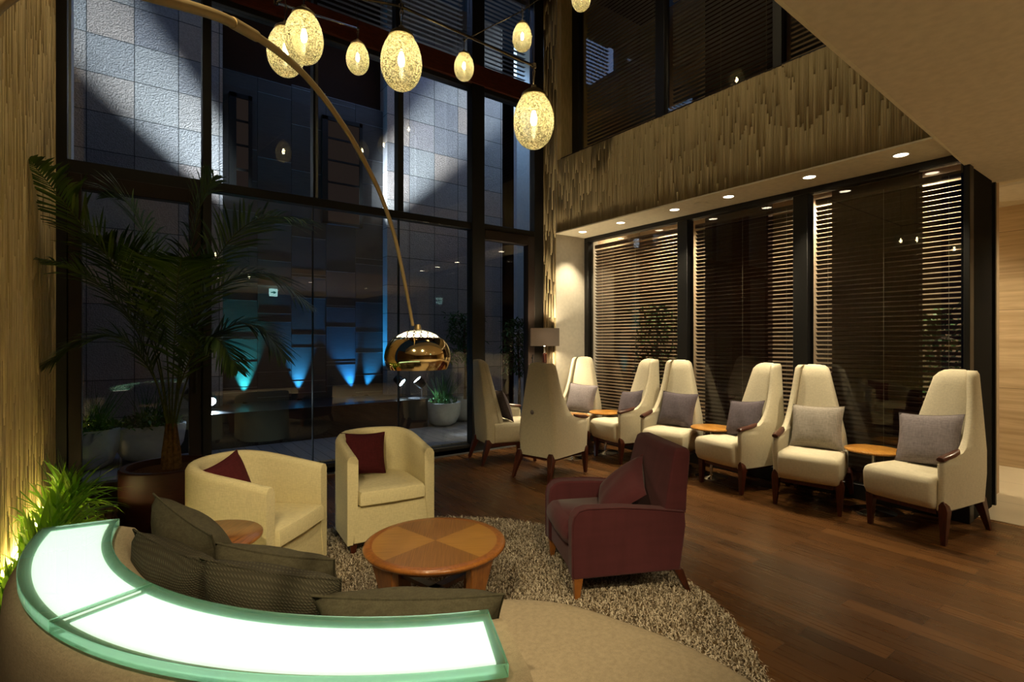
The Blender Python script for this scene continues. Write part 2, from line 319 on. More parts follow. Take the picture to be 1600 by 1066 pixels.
def translucent_shade():
    m, nt, out = newmat('shade_fabric')
    d = N(nt, 'ShaderNodeBsdfDiffuse'); d.inputs[0].default_value = c4(sr(150, 142, 134)); t = N(nt, 'ShaderNodeBsdfTranslucent'); t.inputs[0].default_value = c4(sr(150, 140, 135))
    mx = N(nt, 'ShaderNodeMixShader'); mx.inputs[0].default_value = 0.3; L(nt, d.outputs[0], mx.inputs[1]); L(nt, t.outputs[0], mx.inputs[2]); L(nt, mx.outputs[0], out.inputs[0])
translucent_shade()
m, nt, out = newmat('opal_diffuser'); t_ = N(nt, 'ShaderNodeBsdfTranslucent'); t_.inputs[0].default_value = (0.95, 0.92, 0.8, 1); L(nt, t_.outputs[0], out.inputs[0])

# ---------------------------------------------------------------- mesh helpers
class MB:
    def __init__(s): s.v = []; s.f = []
    def add(s, vs, fs):
        o = len(s.v); s.v += [tuple(p) for p in vs]; s.f += [tuple(i+o for i in f) for f in fs]; return s
    def box(s, c, d, rz=0, rot=None):
        vs = []
        for x, y, z in [(-1, -1, -1), (1, -1, -1), (1, 1, -1), (-1, 1, -1), (-1, -1, 1), (1, -1, 1), (1, 1, 1), (-1, 1, 1)]:
            p = Vector((x*d[0]/2, y*d[1]/2, z*d[2]/2))
            if rot is not None: p = rot @ p
            elif rz: p = Matrix.Rotation(rz, 3, 'Z') @ p
            vs.append((p.x+c[0], p.y+c[1], p.z+c[2]))
        return s.add(vs, [(0, 3, 2, 1), (4, 5, 6, 7), (0, 1, 5, 4), (1, 2, 6, 5), (2, 3, 7, 6), (3, 0, 4, 7)])
    def bb(s, x0, x1, y0, y1, z0, z1): return s.box(((x0+x1)/2, (y0+y1)/2, (z0+z1)/2), (x1-x0, y1-y0, z1-z0))
    def prism(s, poly, z0, z1):
        n = len(poly); vs = [(x, y, z0) for x, y in poly]+[(x, y, z1) for x, y in poly]
        return s.add(vs, [tuple(range(n-1, -1, -1)), tuple(range(n, 2*n))]+[(i, (i+1) % n, n+(i+1) % n, n+i) for i in range(n)])
    def loft(s, rings, cap=True, closed=True):
        n = len(rings[0]); vs = [p for r in rings for p in r]; fs = []
        for k in range(len(rings)-1):
            for i in range(n if closed else n-1):
                j = (i+1) % n; fs.append((k*n+i, k*n+j, (k+1)*n+j, (k+1)*n+i))
        if cap: fs += [tuple(range(n-1, -1, -1)), tuple(range((len(rings)-1)*n, len(rings)*n))]
        return s.add(vs, fs)
    def lathe(s, prof, c=(0, 0, 0), seg=32, cap=True):
        rings = [[(c[0]+r*math.cos(2*PI*i/seg), c[1]+r*math.sin(2*PI*i/seg), c[2]+z) for i in range(seg)] for r, z in prof]
        return s.loft(rings, cap)
    def tube(s, path, rad, seg=8, cap=True):
        P = [Vector(p) for p in path]; n = len(P)
        rad = [rad]*n if not hasattr(rad, '__len__') else rad
        rings = []; up = None
        for i in range(n):
            t = (P[min(i+1, n-1)]-P[max(i-1, 0)]).normalized()
            if up is None:
                up = Vector((0, 0, 1)) if abs(t.z) < 0.9 else Vector((1, 0, 0))
            a = t.cross(up)
            if a.length < 1e-5: a = t.cross(Vector((0, 1, 0)))
            a.normalize(); b = a.cross(t).normalized(); up = b
            rings.append([tuple(P[i]+(a*math.cos(2*PI*k/seg)+b*math.sin(2*PI*k/seg))*rad[i]) for k in range(seg)])
        return s.loft(rings, cap)
    def grid(s, fn, nu, nv):
        vs = [fn(i/nu, j/nv) for i in range(nu+1) for j in range(nv+1)]
        return s.add(vs, [(i*(nv+1)+j, (i+1)*(nv+1)+j, (i+1)*(nv+1)+j+1, i*(nv+1)+j+1) for i in range(nu) for j in range(nv)])
    def build(s, name, mat, parent=None, smooth=False, bevel=0.0, seg=2, sub=0, angle=40, loc=None, rz=0):
        me = bpy.data.meshes.new(name); me.from_pydata(s.v, [], s.f)
        me.materials.append(MATS[mat] if isinstance(mat, str) else mat)
        me.validate(); me.update()
        import bmesh
        bm = bmesh.new(); bm.from_mesh(me); bmesh.ops.recalc_face_normals(bm, faces=bm.faces[:])
        bm.to_mesh(me); bm.free()
        if smooth or bevel or sub:
            me.polygons.foreach_set('use_smooth', [True]*len(me.polygons))
            if not sub: me.set_sharp_from_angle(angle=math.radians(angle))
        o = bpy.data.objects.new(name, me); C.objects.link(o)
        if bevel:
            b = o.modifiers.new('bevel', 'BEVEL'); b.width = bevel; b.segments = seg; b.limit_method = 'ANGLE'; b.angle_limit = math.radians(35)
        if sub:
            q = o.modifiers.new('sub', 'SUBSURF'); q.levels = sub; q.render_levels = sub
        if parent: o.parent = parent
        if loc: o.location = loc
        if rz: o.rotation_euler = (0, 0, rz)
        return o
def fastmesh(name, verts, faces, mat, parent=None):
    verts = np.asarray(verts, dtype=np.float32).reshape(-1, 3); faces = np.asarray(faces, dtype=np.int32)
    k = faces.shape[1]; me = bpy.data.meshes.new(name)
    me.vertices.add(len(verts)); me.vertices.foreach_set('co', verts.ravel())
    me.loops.add(faces.size); me.loops.foreach_set('vertex_index', faces.ravel())
    me.polygons.add(len(faces)); me.polygons.foreach_set('loop_start', np.arange(0, faces.size, k, dtype=np.int32))
    me.update(calc_edges=True); me.validate(); me.materials.append(MATS[mat])
    o = bpy.data.objects.new(name, me); C.objects.link(o)
    if parent: o.parent = parent
    return o
def thing(name, label, cat, loc=(0, 0, 0), rz=0, group=None):
    o = bpy.data.objects.new(name, None); C.objects.link(o); o.location = loc; o.rotation_euler = (0, 0, rz); o.empty_display_size = 0.1
    o['label'] = label; o['category'] = cat
    if group: o['group'] = group
    return o
def tag(o, label, cat, group=None):
    o['label'] = label; o['category'] = cat
    if group: o['group'] = group
    return o
def struct(o): o['kind'] = 'structure'; return o
def dup(root, loc, rz, label, group=None):
    r = root.copy(); C.objects.link(r); r.location = loc; r.rotation_euler = (0, 0, rz); r['label'] = label
    if group: r['group'] = group
    for ch in list(root.children):
        c = ch.copy(); C.objects.link(c); c.parent = r
        for g in ch.children:
            d = g.copy(); C.objects.link(d); d.parent = c
    return r
def catmull(pts, n=8, closed=False):
    P = [Vector(p) for p in pts]; out = []; m = len(P)
    for i in range(m if closed else m-1):
        g = (lambda k: P[k % m]) if closed else (lambda k: P[max(0, min(m-1, k))])
        p0, p1, p2, p3 = g(i-1), g(i), g(i+1), g(i+2)
        for j in range(n):
            t = j/n
            out.append(0.5*((2*p1)+(p2-p0)*t+(2*p0-5*p1+4*p2-p3)*t*t+(3*p1-p0-3*p2+p3)*t**3))
    if not closed: out.append(P[-1])
    return out
def interp(tab, z):
    for (a, b), (c, d) in zip(tab, tab[1:]):
        if z <= c: return b+(d-b)*(z-a)/(c-a) if c > a else d
    return tab[-1][1]
GWALL = 5.8   # plane of the tall window wall
XG = 5.35     # plane of the blind windows
# ================================================================ STRUCTURE
struct(MB().bb(-3.2, 5.6, -0.4, 5.95, -0.1, 0).build('floor', 'walnut_planks'))
struct(MB().bb(-3.2, 5.6, -5.2, -0.4, -0.1, 0.0).build('floor', 'limestone_tile'))  # unseen hall floor kept pale to bounce light onto the low ceiling
struct(MB().bb(5.6, 8.3, -5.2, 5.0, -0.1, 0.002).build('floor', 'limestone_tile'))
struct(MB().bb(-3.0, 8.5, 5.95, 9.0, -0.1, 0.10).build('floor', 'deck_boards'))
# tile joints
# low ceiling slab, its edge skewed slightly
def edge_y(x): return 1.055+0.040*(x-2.046)
low = MB().prism([(-3.2, -5.2), (6.15, -5.2), (6.15, edge_y(6.15)), (-3.2, edge_y(-3.2))], ZC, ZC+0.35)
struct(low.build('ceiling', 'ceiling_paint'))
ed = MB().prism([(-3.2, edge_y(-3.2)), (6.15, edge_y(6.15)), (6.15, edge_y(6.15)+0.02), (-3.2, edge_y(-3.2)+0.02)], ZC-0.001, ZC+1.3)
struct(ed.build('trim_1', 'white_soffit'))
struct(MB().bb(6.15, 8.3, -5.2, 1.25, 2.99, 3.3).bb(6.65, 8.3, 1.25, 5.0, 2.99, 3.3).build('ceiling', 'white_soffit'))
struct(MB().bb(-0.7, 5.6, 1.0, 6.1, 6.4, 6.5).build('ceiling', 'deep_brown_wall'))
struct(MB().bb(-3.3, 8.3, -5.3, -5.2, 0, 3.3).build('wall_rear', 'room_dark_wall'))
struct(MB().bb(-3.3, -3.2, -5.2, 3.0, 0, 3.3).build('wall_far_left', 'room_dark_wall'))
struct(MB().bb(8.1, 8.2, -5.2, 5.0, 0, 2.99).build('wall_corridor', 'striped_limestone'))
for k, yy in enumerate((1.45,)):
    pass
# upper balcony front above the low ceiling closes the room
struct(MB().bb(-0.7, 5.0, 0.2, 0.3, 3.3, 6.4).build('wall_upper_rear', 'room_dark_wall'))
# left reed wall
rw = MB().bb(-0.72, -0.55, 2.9, GWALL+0.1, 0, 6.4)
struct(rw.build('wall_left', 'reed_wall'))
vs = []; fs = []
def addbox(x0, x1, y0, y1, z0, z1):
    o = len(vs)
    vs.extend([(x0, y0, z0), (x1, y0, z0), (x1, y1, z0), (x0, y1, z0), (x0, y0, z1), (x1, y0, z1), (x1, y1, z1), (x0, y1, z1)])
    fs.extend([(o, o+3, o+2, o+1), (o+4, o+5, o+6, o+7), (o, o+1, o+5, o+4), (o+1, o+2, o+6, o+5), (o+2, o+3, o+7, o+6), (o+3, o, o+4, o+7)])
y = 2.9
while y < GWALL-0.02:
    wd = random.uniform(0.010, 0.016); z = -random.uniform(0, 0.6)
    while z < 6.3:
        h = random.uniform(0.5, 1.3)
        if z+h > 0.02: addbox(-0.55, -0.53-random.uniform(0, 0.005), y, y+wd-0.0012, max(z, 0), min(z+h, 6.35)-0.002)
        z += h
    y += wd
struct(fastmesh('wall_left', vs, fs, 'reed_wall'))
# fascia of the gallery: ribbed plaster sticks
struct(MB().bb(4.80, 5.35, 1.15, 5.5, ZS, 3.98).build('wall_right', 'ribbed_plaster'))
vs = []; fs = []
y = 1.16
while y < 5.5:
    wd = random.uniform(0.013, 0.022); z = ZS-random.uniform(0, 0.4)
    while z < 3.97:
        h = random.uniform(0.45, 1.1); z0_, z1_ = max(z, ZS+0.012), min(z+h, 3.98)-0.002
        if z1_ > z0_+0.01: addbox(4.80-random.choice([0.003, 0.005, 0.007, 0.008])-random.uniform(0, 0.001), 4.80, y, y+wd-0.0015, z0_, z1_)
        z += h
    y += wd
struct(fastmesh('wall_right', vs, fs, 'ribbed_plaster'))
struct(MB().bb(4.765, 4.80, 1.16, 5.5, ZS-0.002, ZS+0.012).build('trim_2', 'white_soffit'))
# corner pier between tall windows and recess
struct(MB().bb(4.775, 5.6, 5.5, 5.76, 0, 6.4).build('wall_corner', 'white_wall'))
vs = []; fs = []
y = 5.5
while y < 5.755:
    wd = random.uniform(0.014, 0.03); z = -random.uniform(0, 0.5)
    while z < 6.3:
        h = random.uniform(0.5, 1.2)
        if z+h > 0.02: addbox(4.765-random.uniform(0, 0.008), 4.775, y, min(y+wd, 5.76)-0.0012, max(z, 0), min(z+h, 6.35)-0.002)
        z += h
    y += wd
struct(fastmesh('wall_corner', vs, fs, 'ribbed_plaster'))
# soffit
struct(MB().prism([(4.80, edge_y(4.8)), (5.5, edge_y(5.5)), (5.5, 5.5), (4.80, 5.5)], ZS-0.001, ZS+0.05).build('ceiling', 'white_soffit'))
# window recess: frame, mullions, glass
def frame_boxes(lst, name, mat='black_frame'):
    m = MB()
    for b in lst: m.bb(*b)
    return m.build(name, mat, None, bevel=0.004, seg=1)
win = frame_boxes([(XG-0.03, XG+0.08, 1.17, 5.5, ZS-0.06, ZS-0.002), (XG-0.03, XG+0.08, 1.17, 5.5, 0.0, 0.14), (XG-0.03, XG+0.08, 5.42, 5.5, 0.14, ZS-0.06),
                   (XG-0.05, XG+0.08, 3.74, 3.88, 0.14, ZS-0.06), (XG-0.05, XG+0.08, 2.38, 2.52, 0.14, ZS-0.06), (XG-0.03, XG+0.08, 1.17, 1.21, 0.14, ZS-0.06)], 'window_1')
struct(win)
for a, b in ((3.88, 5.42), (2.52, 3.74), (1.21, 2.38)):
    struct(MB().bb(XG+0.01, XG+0.018, a, b, 0.14, ZS-0.06).build('window_1_pane', 'blind_glass', win))
struct(MB().bb(XG+0.08, 6.03, 1.18, 1.25, 0, ZS).build('wall_return', 'matt_black'))
struct(MB().bb(6.03, 6.10, 1.19, 1.21, 0, ZS).build('window_2', 'green_slab_glass'))
struct(MB().bb(6.10, 6.14, 1.17, 1.23, 0, ZS).build('trim_3', 'black_frame'))
struct(MB().bb(6.55, 6.65, 1.25, 6.2, 0, 6.5).build('wall_outside_right', 'outside_plaster'))
struct(MB().bb(6.03, 6.55, 1.25, 1.32, 0, 6.5).build('wall_outside_end', 'deep_brown_wall'))
struct(MB().bb(5.6, 6.55, 5.5, 5.6, 0, 6.5).build('wall_outside_end', 'outside_plaster'))
struct(MB().bb(5.86, 5.96, 1.65, 2.39, 0, 6.5).build('wall_outside_pier', 'deep_brown_wall'))
struct(MB().bb(5.86, 5.96, 3.06, 3.87, 0, 6.5).build('wall_outside_pier', 'deep_brown_wall'))
struct(MB().bb(5.38, 6.55, 1.32, 5.5, -0.1, 0.0).build('floor', 'black_plinth'))
for k_, y_ in enumerate((1.75, 2.75, 3.9, 4.9)):
    f = thing('wall_washer', 'linear wall washer outside behind the blinds, ' + ['by the corridor end', 'beside the first pier', 'behind the second pier', 'by the lamp corner'][k_], 'wall washer', (6.25, y_, 3.3), 0, 'wall washers outside the blinds')
    MB().bb(-0.04, 0.04, -0.25, 0.25, 0, 0.05).build('housing', 'fixture_black', f)
    if k_ == 3: kelvin_light('wall_washer_lamp', 'SPOT', (5.95, 5.1, 3.28), 110, (1.0, 0.80, 0.55), (5.95, 5.48, 1.0), 0.08, 120, 0.8)  # extra lamp with no housing, added to brighten the end wall
    kelvin_light('wall_washer_lamp', 'SPOT', (6.25, y_, 3.28), 240, (1.0, 0.86, 0.66), (6.50, y_, 1.0), 0.08, 120, 0.8)
# venetian blinds behind the glass
def blind(name, x, y0, y1, z0, z1, pitch, depth, tilt, mat, label, group):
    t = thing(name, label, 'blind', (x, (y0+y1)/2, z0), 0, group)
    hw = (y1-y0)/2; m = MB(); z = 0.04
    R = Matrix.Rotation(tilt, 3, 'Y')
    while z < z1-z0-0.06:
        m.box((0, 0, z), (depth, 2*hw, 0.0022), rot=R); z += pitch
    m.build('slats', mat, t)
    MB().bb(-0.025, 0.025, -hw, hw, z1-z0-0.05, z1-z0).build('headrail', mat, t)
    MB().bb(-0.02, 0.02, -hw, hw, 0, 0.018).build('bottom_rail', mat, t)
    for k in range(3):
        yy = -hw+2*hw*(0.1+0.4*k)
        MB().tube([(-depth/2-0.002, yy, 0), (-depth/2-0.002, yy, z1-z0-0.03)], 0.0016, 5).build('ladder_cord', 'cord', t)
    return t
BG = 'venetian blinds behind the lower windows'
blind('venetian_blind', 5.47, 3.89, 5.41, 0.2, 2.84, 0.044, 0.050, 0.62, 'slat_blind', 'slatted brown venetian blind in the window nearest the lamp corner', BG)
blind('venetian_blind', 5.47, 2.53, 3.73, 0.2, 2.84, 0.044, 0.050, 0.62, 'slat_blind', 'slatted brown venetian blind in the middle window behind the armchairs', BG)
blind('venetian_blind', 5.47, 1.215, 2.37, 0.2, 2.84, 0.044, 0.050, 0.62, 'slat_blind', 'slatted brown venetian blind in the window beside the limestone corridor', BG)
# upper gallery windows on the right
up = frame_boxes([(5.0, 5.1, 5.28, 5.42, 3.98, 6.4), (5.0, 5.1, 3.84, 3.97, 3.98, 6.4), (5.0, 5.1, 2.48, 2.57, 3.98, 6.4), (5.0, 5.1, 1.15, 5.42, 3.98, 4.0), (5.0, 5.1, 1.1, 1.2, 3.98, 6.4)], 'window_3')
struct(up)
for a, b in ((3.97, 5.28), (2.57, 3.84), (1.2, 2.48)):
    struct(MB().bb(5.04, 5.048, a, b, 4.0, 6.38).build('window_3_pane', 'blind_glass', up))
UG = 'dark blinds of the upper gallery'
blind('venetian_blind', 5.16, 3.98, 5.27, 4.02, 6.3, 0.05, 0.03, 0.5, 'dark_slat_blind', 'dim blind of the upper gallery window beside the corner pier', UG)
blind('venetian_blind', 5.16, 2.58, 3.83, 4.02, 6.3, 0.05, 0.03, 0.5, 'dark_slat_blind', 'dim blind of the middle upper gallery window', UG)
blind('venetian_blind', 5.16, 1.21, 2.47, 4.02, 6.3, 0.05, 0.03, 0.5, 'dark_slat_blind', 'dim blind of the upper gallery window cut by the sloping ceiling edge', UG)
struct(MB().bb(4.80, 5.6, 5.42, 5.5, 3.98, 6.4).build('wall_corner', 'reed_wall'))
struct(MB().bb(4.79, 5.4, 1.15, 5.42, 3.975, 3.985).build('trim_4', 'dark_bronze_frame'))
# tall window wall
Y0, Y1 = GWALL-0.04, GWALL+0.08
tall = frame_boxes([
    (-0.56, -0.46, Y0, Y1, 0, 6.4), (0.525, 0.60, Y0-0.04, Y1, 0, 6.4), (3.55, 3.74, Y0-0.02, Y1, 0, 6.4), (4.60, 4.765, Y0, Y1, 0, 6.4),
    (0.60, 3.55, Y0, Y1, 2.90, 2.99), (2.53, 2.60, Y0, Y1, 2.99, 4.76), (1.555, 1.575, Y0, Y1, 2.99, 4.76), (1.560, 1.568, Y0+0.03, Y1-0.03, 0.1, 2.9), (2.555, 2.563, Y0+0.03, Y1-0.03, 0.1, 2.9),
    (0.60, 3.55, Y0, Y1, 0.0, 0.10), (-0.46, 0.525, Y0, Y1, 2.77, 2.99), (-0.46, 0.525, Y0, Y1, 4.74, 4.80), (3.74, 4.60, Y0, Y1, 2.92, 3.0),
    (0.6, 4.6, Y0, Y1, 4.74, 4.80), (-0.46, 4.6, Y0, Y1, 0.0, 0.06),
    (1.56, 1.60, Y0, Y1, 5.06, 6.4), (2.5, 2.56, Y0, Y1, 5.06, 6.4)], 'window_4', 'black_frame')
struct(tall)
struct(MB().bb(1.575, 1.60, Y0-0.02, Y0+0.02, 2.99, 4.74).build('window_4_bar', 'alu_strip', tall))
struct(MB().bb(-0.46, 4.6, Y0-0.04, Y1, 4.80, 5.05).build('trim_5', 'beam_wood'))
for x0, x1, z0, z1 in ((-0.46, 0.525, 2.99, 4.74), (0.6, 1.555, 2.99, 4.74), (1.575, 2.53, 2.99, 4.74), (2.6, 3.55, 2.99, 4.74), (3.74, 4.6, 3.0, 4.74),
                       (0.6, 1.56, 0.1, 2.9), (1.568, 2.555, 0.1, 2.9), (2.563, 3.55, 0.1, 2.9), (-0.46, 0.525, 5.05, 6.38), (0.6, 3.55, 5.05, 6.38), (3.74, 4.6, 5.05, 6.38)):
    struct(MB().bb(x0, x1, GWALL+0.012, GWALL+0.022, z0, z1).build('window_4_pane', 'window_glass', tall))
# doors at both ends of the window wall
def door(n, x0, x1, st, zt, sw=0.12):
    d = MB(); d.bb(x0, x0+st, Y0-0.01, Y1-0.02, 0.06, zt); d.bb(x1-sw, x1, Y0-0.01, Y1-0.02, 0.06, zt); d.bb(x0+st, x1-sw, Y0-0.01, Y1-0.02, zt-0.13, zt); d.bb(x0+st, x1-sw, Y0-0.01, Y1-0.02, 0.06, 0.20)
    o = struct(d.build('door_%d' % n, 'dark_bronze_frame', None, bevel=0.004, seg=1))
    struct(MB().bb(x0+st, x1-sw, GWALL+0.012, GWALL+0.02, 0.20, zt-0.13).build('door_pane', 'window_glass', o))
    h = MB().tube([(x1-sw/2, Y0-0.04, 0.95), (x1-sw/2, Y0-0.04, 1.25)], 0.009, 8).tube([(x1-sw/2, Y0-0.04, 1.0), (x1-sw/2, Y0, 1.0)], 0.006).tube([(x1-sw/2, Y0-0.04, 1.2), (x1-sw/2, Y0, 1.2)], 0.006)
    struct(h.build('door_handle', 'fixture_black', o, smooth=True))
door(1, -0.455, 0.52, 0.09, 2.88, 0.10)
door(2, 3.745, 4.595, 0.01, 2.92, 0.12)
struct(MB().bb(-0.53, 4.76, 5.68, 5.755, 0, 0.006).build('trim_6', 'alu_strip'))
# blinds over the top row of the window wall
def wblind(x0, x1, z0, z1, label):
    t = thing('venetian_blind', label, 'blind', ((x0+x1)/2, GWALL+0.17, z0), 0, 'blinds high in the window wall')
    m = MB(); z = 0.02; hw = (x1-x0)/2; R = Matrix.Rotation(0.15, 3, 'X')
    while z < z1-z0:
        m.box((0, 0, z), (2*hw, 0.05, 0.003), rot=R); z += 0.062
    m.build('slats', 'dark_slat_blind', t)
    MB().bb(-hw, hw, -0.03, 0.03, z1-z0, z1-z0+0.05).build('headrail', 'dark_slat_blind', t)
wblind(0.62, 1.54, 5.08, 6.3, 'grey blind high in the window wall above the paired pendants')
wblind(1.62, 3.53, 5.08, 6.3, 'wide grey blind high in the window wall behind the pendant rods')
wblind(3.76, 4.58, 5.08, 6.3, 'grey blind high in the window wall nearest the corner pier')

# ---- courtyard
SW = 8.2
struct(MB().bb(-3.0, 0.993, SW, SW+0.3, 0.1, 7.5).build('wall_courtyard_left', 'split_face_stone', loc=None))
struct(MB().bb(3.405, 5.75, SW, SW+0.3, 0.1, 7.5).build('wall_courtyard_right', 'split_face_stone'))
lips = MB(); pw = MB(); pw.bb(0.9, 3.5, SW+0.2, SW+0.3, 0.1, 5.34)
def onY(u, v, Y):
    a = math.atan2(590, 809); dx, dy = math.sin(a)+math.cos(a)*(u-800)/809, math.cos(a)-math.sin(a)*(u-800)/809
    d = Y/dy; return dx*d, 1.45+(532-v)/809*d
cols = [(348, 402, [469, 527, 530, 566, 606, 613, 230, 385, 330, 280]), (402, 455, [408, 447, 490, 503, 581, 150, 250, 312, 350, 620]), (455, 509, [429, 434, 466, 523, 543, 595, 613, 140, 270, 200, 372]),
        (509, 555, [425, 478, 481, 511, 565, 570, 602, 219, 277, 340, 165]), (555, 598, [405, 414, 473, 519, 551, 586, 612, 196, 288, 350, 250])]
for u0, u1, vv in cols:
    x0 = onY(u0, 500, SW+0.2)[0]; x1 = onY(u1, 500, SW+0.2)[0]; um = (u0+u1)/2
    zs = sorted([0.12, 5.33]+[onY(um, v, SW+0.2)[1] for v in vv])
    off = random.uniform(0, 0.004)
    for za, zb in zip(zs, zs[1:]):
        if zb-za < 0.02: continue
        k = random.uniform(0.0, 0.003)
        pw.bb(x0+0.003, x1-0.003, SW+0.19-k-off, SW+0.21, za+0.002, zb-0.004)
        lips.bb(x0+0.004, x1-0.004, SW+0.1835-off, SW+0.21, zb-0.004, zb+0.002)  # pale strips stand in for the highlights along the panel lips
pwo = struct(pw.build('wall_courtyard_center', 'bronze_panel')); struct(lips.build('trim_7', 'alu_strip', pwo))
# two upper windows in the panel wall
def upwin(n, ua, ub, za, zb):
    x0, x1 = onY(ua, 200, SW+0.14)[0], onY(ub, 200, SW+0.14)[0]
    m = MB(); m.bb(x0, x0+0.09, SW+0.12, SW+0.2, za, zb); m.bb(x1-0.05, x1, SW+0.12, SW+0.2, za, zb); m.bb(x0, x1, SW+0.12, SW+0.2, zb-0.06, zb); m.bb(x0, x1, SW+0.12, SW+0.2, za, za+0.04)
    z = za+0.3
    while z < zb-0.2: m.bb(x0, x1, SW+0.13, SW+0.2, z, z+0.03); z += 0.35
    o = struct(m.build('window_%d' % n, 'black_frame')); struct(MB().bb(x0+0.09, x1-0.05, SW+0.15, SW+0.16, za+0.04, zb-0.06).build('window_%d_pane' % n, 'dim_window', o))
upwin(5, 358, 394, 3.6, 5.0); upwin(6, 503, 566, 3.3, 5.0)
struct(MB().bb(0.5, 5.0, SW+0.6, SW+0.7, 0.1, 7.0).build('wall_outside_rear', 'deep_brown_wall'))
struct(MB().bb(-3.0, 8.5, 9.0, 9.1, 0.0, 7.5).build('wall_outside_rear', 'deep_brown_wall'))
struct(MB().bb(0.35, 3.70, 7.3, SW+0.19, 0.1, 0.54).build('wall_plinth', 'black_plinth', None, bevel=0.005))
struct(MB().bb(-3.0, -0.47, 6.25, 6.5, 0.1, 7).build('wall_outside_left', 'courtyard_white'))
struct(MB().bb(5.95, 7.2, 8.0, 8.1, 0.1, 7.5).build('wall_outside_side', 'courtyard_white'))
struct(MB().bb(5.6, 8.3, 5.95, 6.2, 0.0, 7.5).build('wall_outside_side', 'deep_brown_wall'))
kelvin_light('courtyard_side_fill', 'AREA', (5.9, 7.1, 6.6), 30, (0.45, 0.66, 1.0), (6.2, 8.0, 2.0), 0.5)  # unseen area lamp added to brighten the pale side wall
struct(MB().bb(-3.1, -3.0, 6.0, 9.0, 0.1, 7).build('wall_outside_left', 'deep_brown_wall'))

# ---- courtyard spotlights (fixtures with their own lamps)
def spot_fixture(loc, aim, energy, col, angle, label, glow='cool_glow', size=0.075, lampsize=0.03, blend=0.5, emit=None):
    d = (Vector(aim)-Vector(loc)).normalized(); q = d.to_track_quat('-Z', 'Y')
    t = thing('spotlight', label, 'spotlight', (loc[0], loc[1], 0.54), 0, 'courtyard spotlights on the plinth')
    h = loc[2]-0.54; M = q.to_matrix()
    def tr(pts): return [tuple(M @ Vector(p)+Vector((0, 0, h))) for p in pts]
    m = MB().lathe([(0.03, 0.10), (size*0.8, 0.09), (size, 0.02), (size, -0.05), (size*0.93, -0.05), (size*0.9, -0.02)], seg=20, cap=True); m.v = tr(m.v)
    m.build('housing', 'fixture_black', t, smooth=True)
    lens = MB().lathe([(0.001, -0.046), (size*0.88, -0.046), (size*0.88, -0.044), (0.001, -0.044)], seg=20); lens.v = tr(lens.v); lens.build('lens', glow, t)
    MB().tube([(0.05, 0, 0), (0.05, 0, h-0.02), (0.03, 0, h)], 0.008).lathe([(0.05, 0), (0.05, 0.012), (0.01, 0.015)], (0.05, 0, 0), 16).build('stand', 'fixture_black', t, smooth=True)
    p = Vector(loc)+d*0.07
    kelvin_light('spotlight_lamp', 'SPOT', p, energy, col, aim, lampsize, angle, blend)
xs, zs_ = onY(328, 624, 7.75)
xs2, _ = onY(625, 600, 7.75)
spot_fixture((xs, 7.75, 0.68), (xs+0.0, 6.6, 0.0), 130, (0.6, 0.78, 1.0), 70, 'black spotlight shining down onto the deck by the door mullion')
spot_fixture((xs2, 7.75, 0.80), (xs2+0.6, 7.0, 0.1), 130, (0.6, 0.78, 1.0), 60, 'black spotlight shining down below the golden dome')
xs4, _ = onY(300, 615, 7.42)
spot_fixture((xs4, 7.42, 0.80), (*onY(672, 225, 8.2)[:1], 8.2, onY(672, 225, 8.2)[1]), 13000, (0.74, 0.88, 1.0), 15, 'black spotlight behind the palm aimed up across the dark panels', blend=1.0)
xs3, _ = onY(655, 598, 7.42)
spot_fixture((xs3, 7.42, 0.80), (onY(250, 150, 8.2)[0], 8.2, onY(250, 150, 8.2)[1]), 11000, (0.74, 0.88, 1.0), 14, 'black spotlight tilted up beside the white bowl under the dome', blend=1.0)
# hidden floor uplights behind the plinth washing the panels in teal and blue
for u, col, e, tx in ((384, (0.05, 0.75, 0.85), 260, 0.0), (470, (0.05, 0.45, 1.0), 260, 0.0), (556, (0.03, 0.35, 1.0), 300, -0.4), (575, (0.03, 0.4, 1.0), 160, 0.5)):
    x, _ = onY(u, 625, SW+0.05)
    f = thing('uplight', 'small recessed uplight on the plinth', 'uplight', (x, SW+0.12, 0.54), 0, 'coloured uplights at the foot of the dark panels')
    MB().lathe([(0.035, 0), (0.04, 0.02), (0.028, 0.02), (0.026, 0.012)], seg=16).build('ring', 'fixture_black', f, smooth=True)
    f['label'] = {384: 'small uplight washing the dark panels teal', 470: 'small uplight washing the middle panels blue', 556: 'small uplight of the blue beam leaning over the panels', 575: 'small uplight at the panel edge by the stone return'}[u]
    kelvin_light('uplight_lamp', 'SPOT', (x, SW+0.12, 0.57), e*1.6, col, (x+tx, SW+0.21, 2.6), 0.012, 44, 0.9)
kelvin_light('courtyard_fill', 'AREA', (3.2, 7.0, 6.8), 15, (0.38, 0.52, 1.0), (3.2, 6.8, 0), 1.6)  # unseen area lamp added as bluish courtyard fill, not a moon
kelvin_light('courtyard_fill', 'AREA', (4.4, 7.3, 6.9), 12, (0.38, 0.52, 1.0), (4.0, 6.2, 4.0), 1.0)  # further added fill, reaches the dark upper blinds
kelvin_light('courtyard_fill', 'AREA', (0.2, 6.9, 6.5), 7, (0.35, 0.55, 1.0), (0.2, 6.9, 0), 1.0)  # added fill for the left end of the courtyard

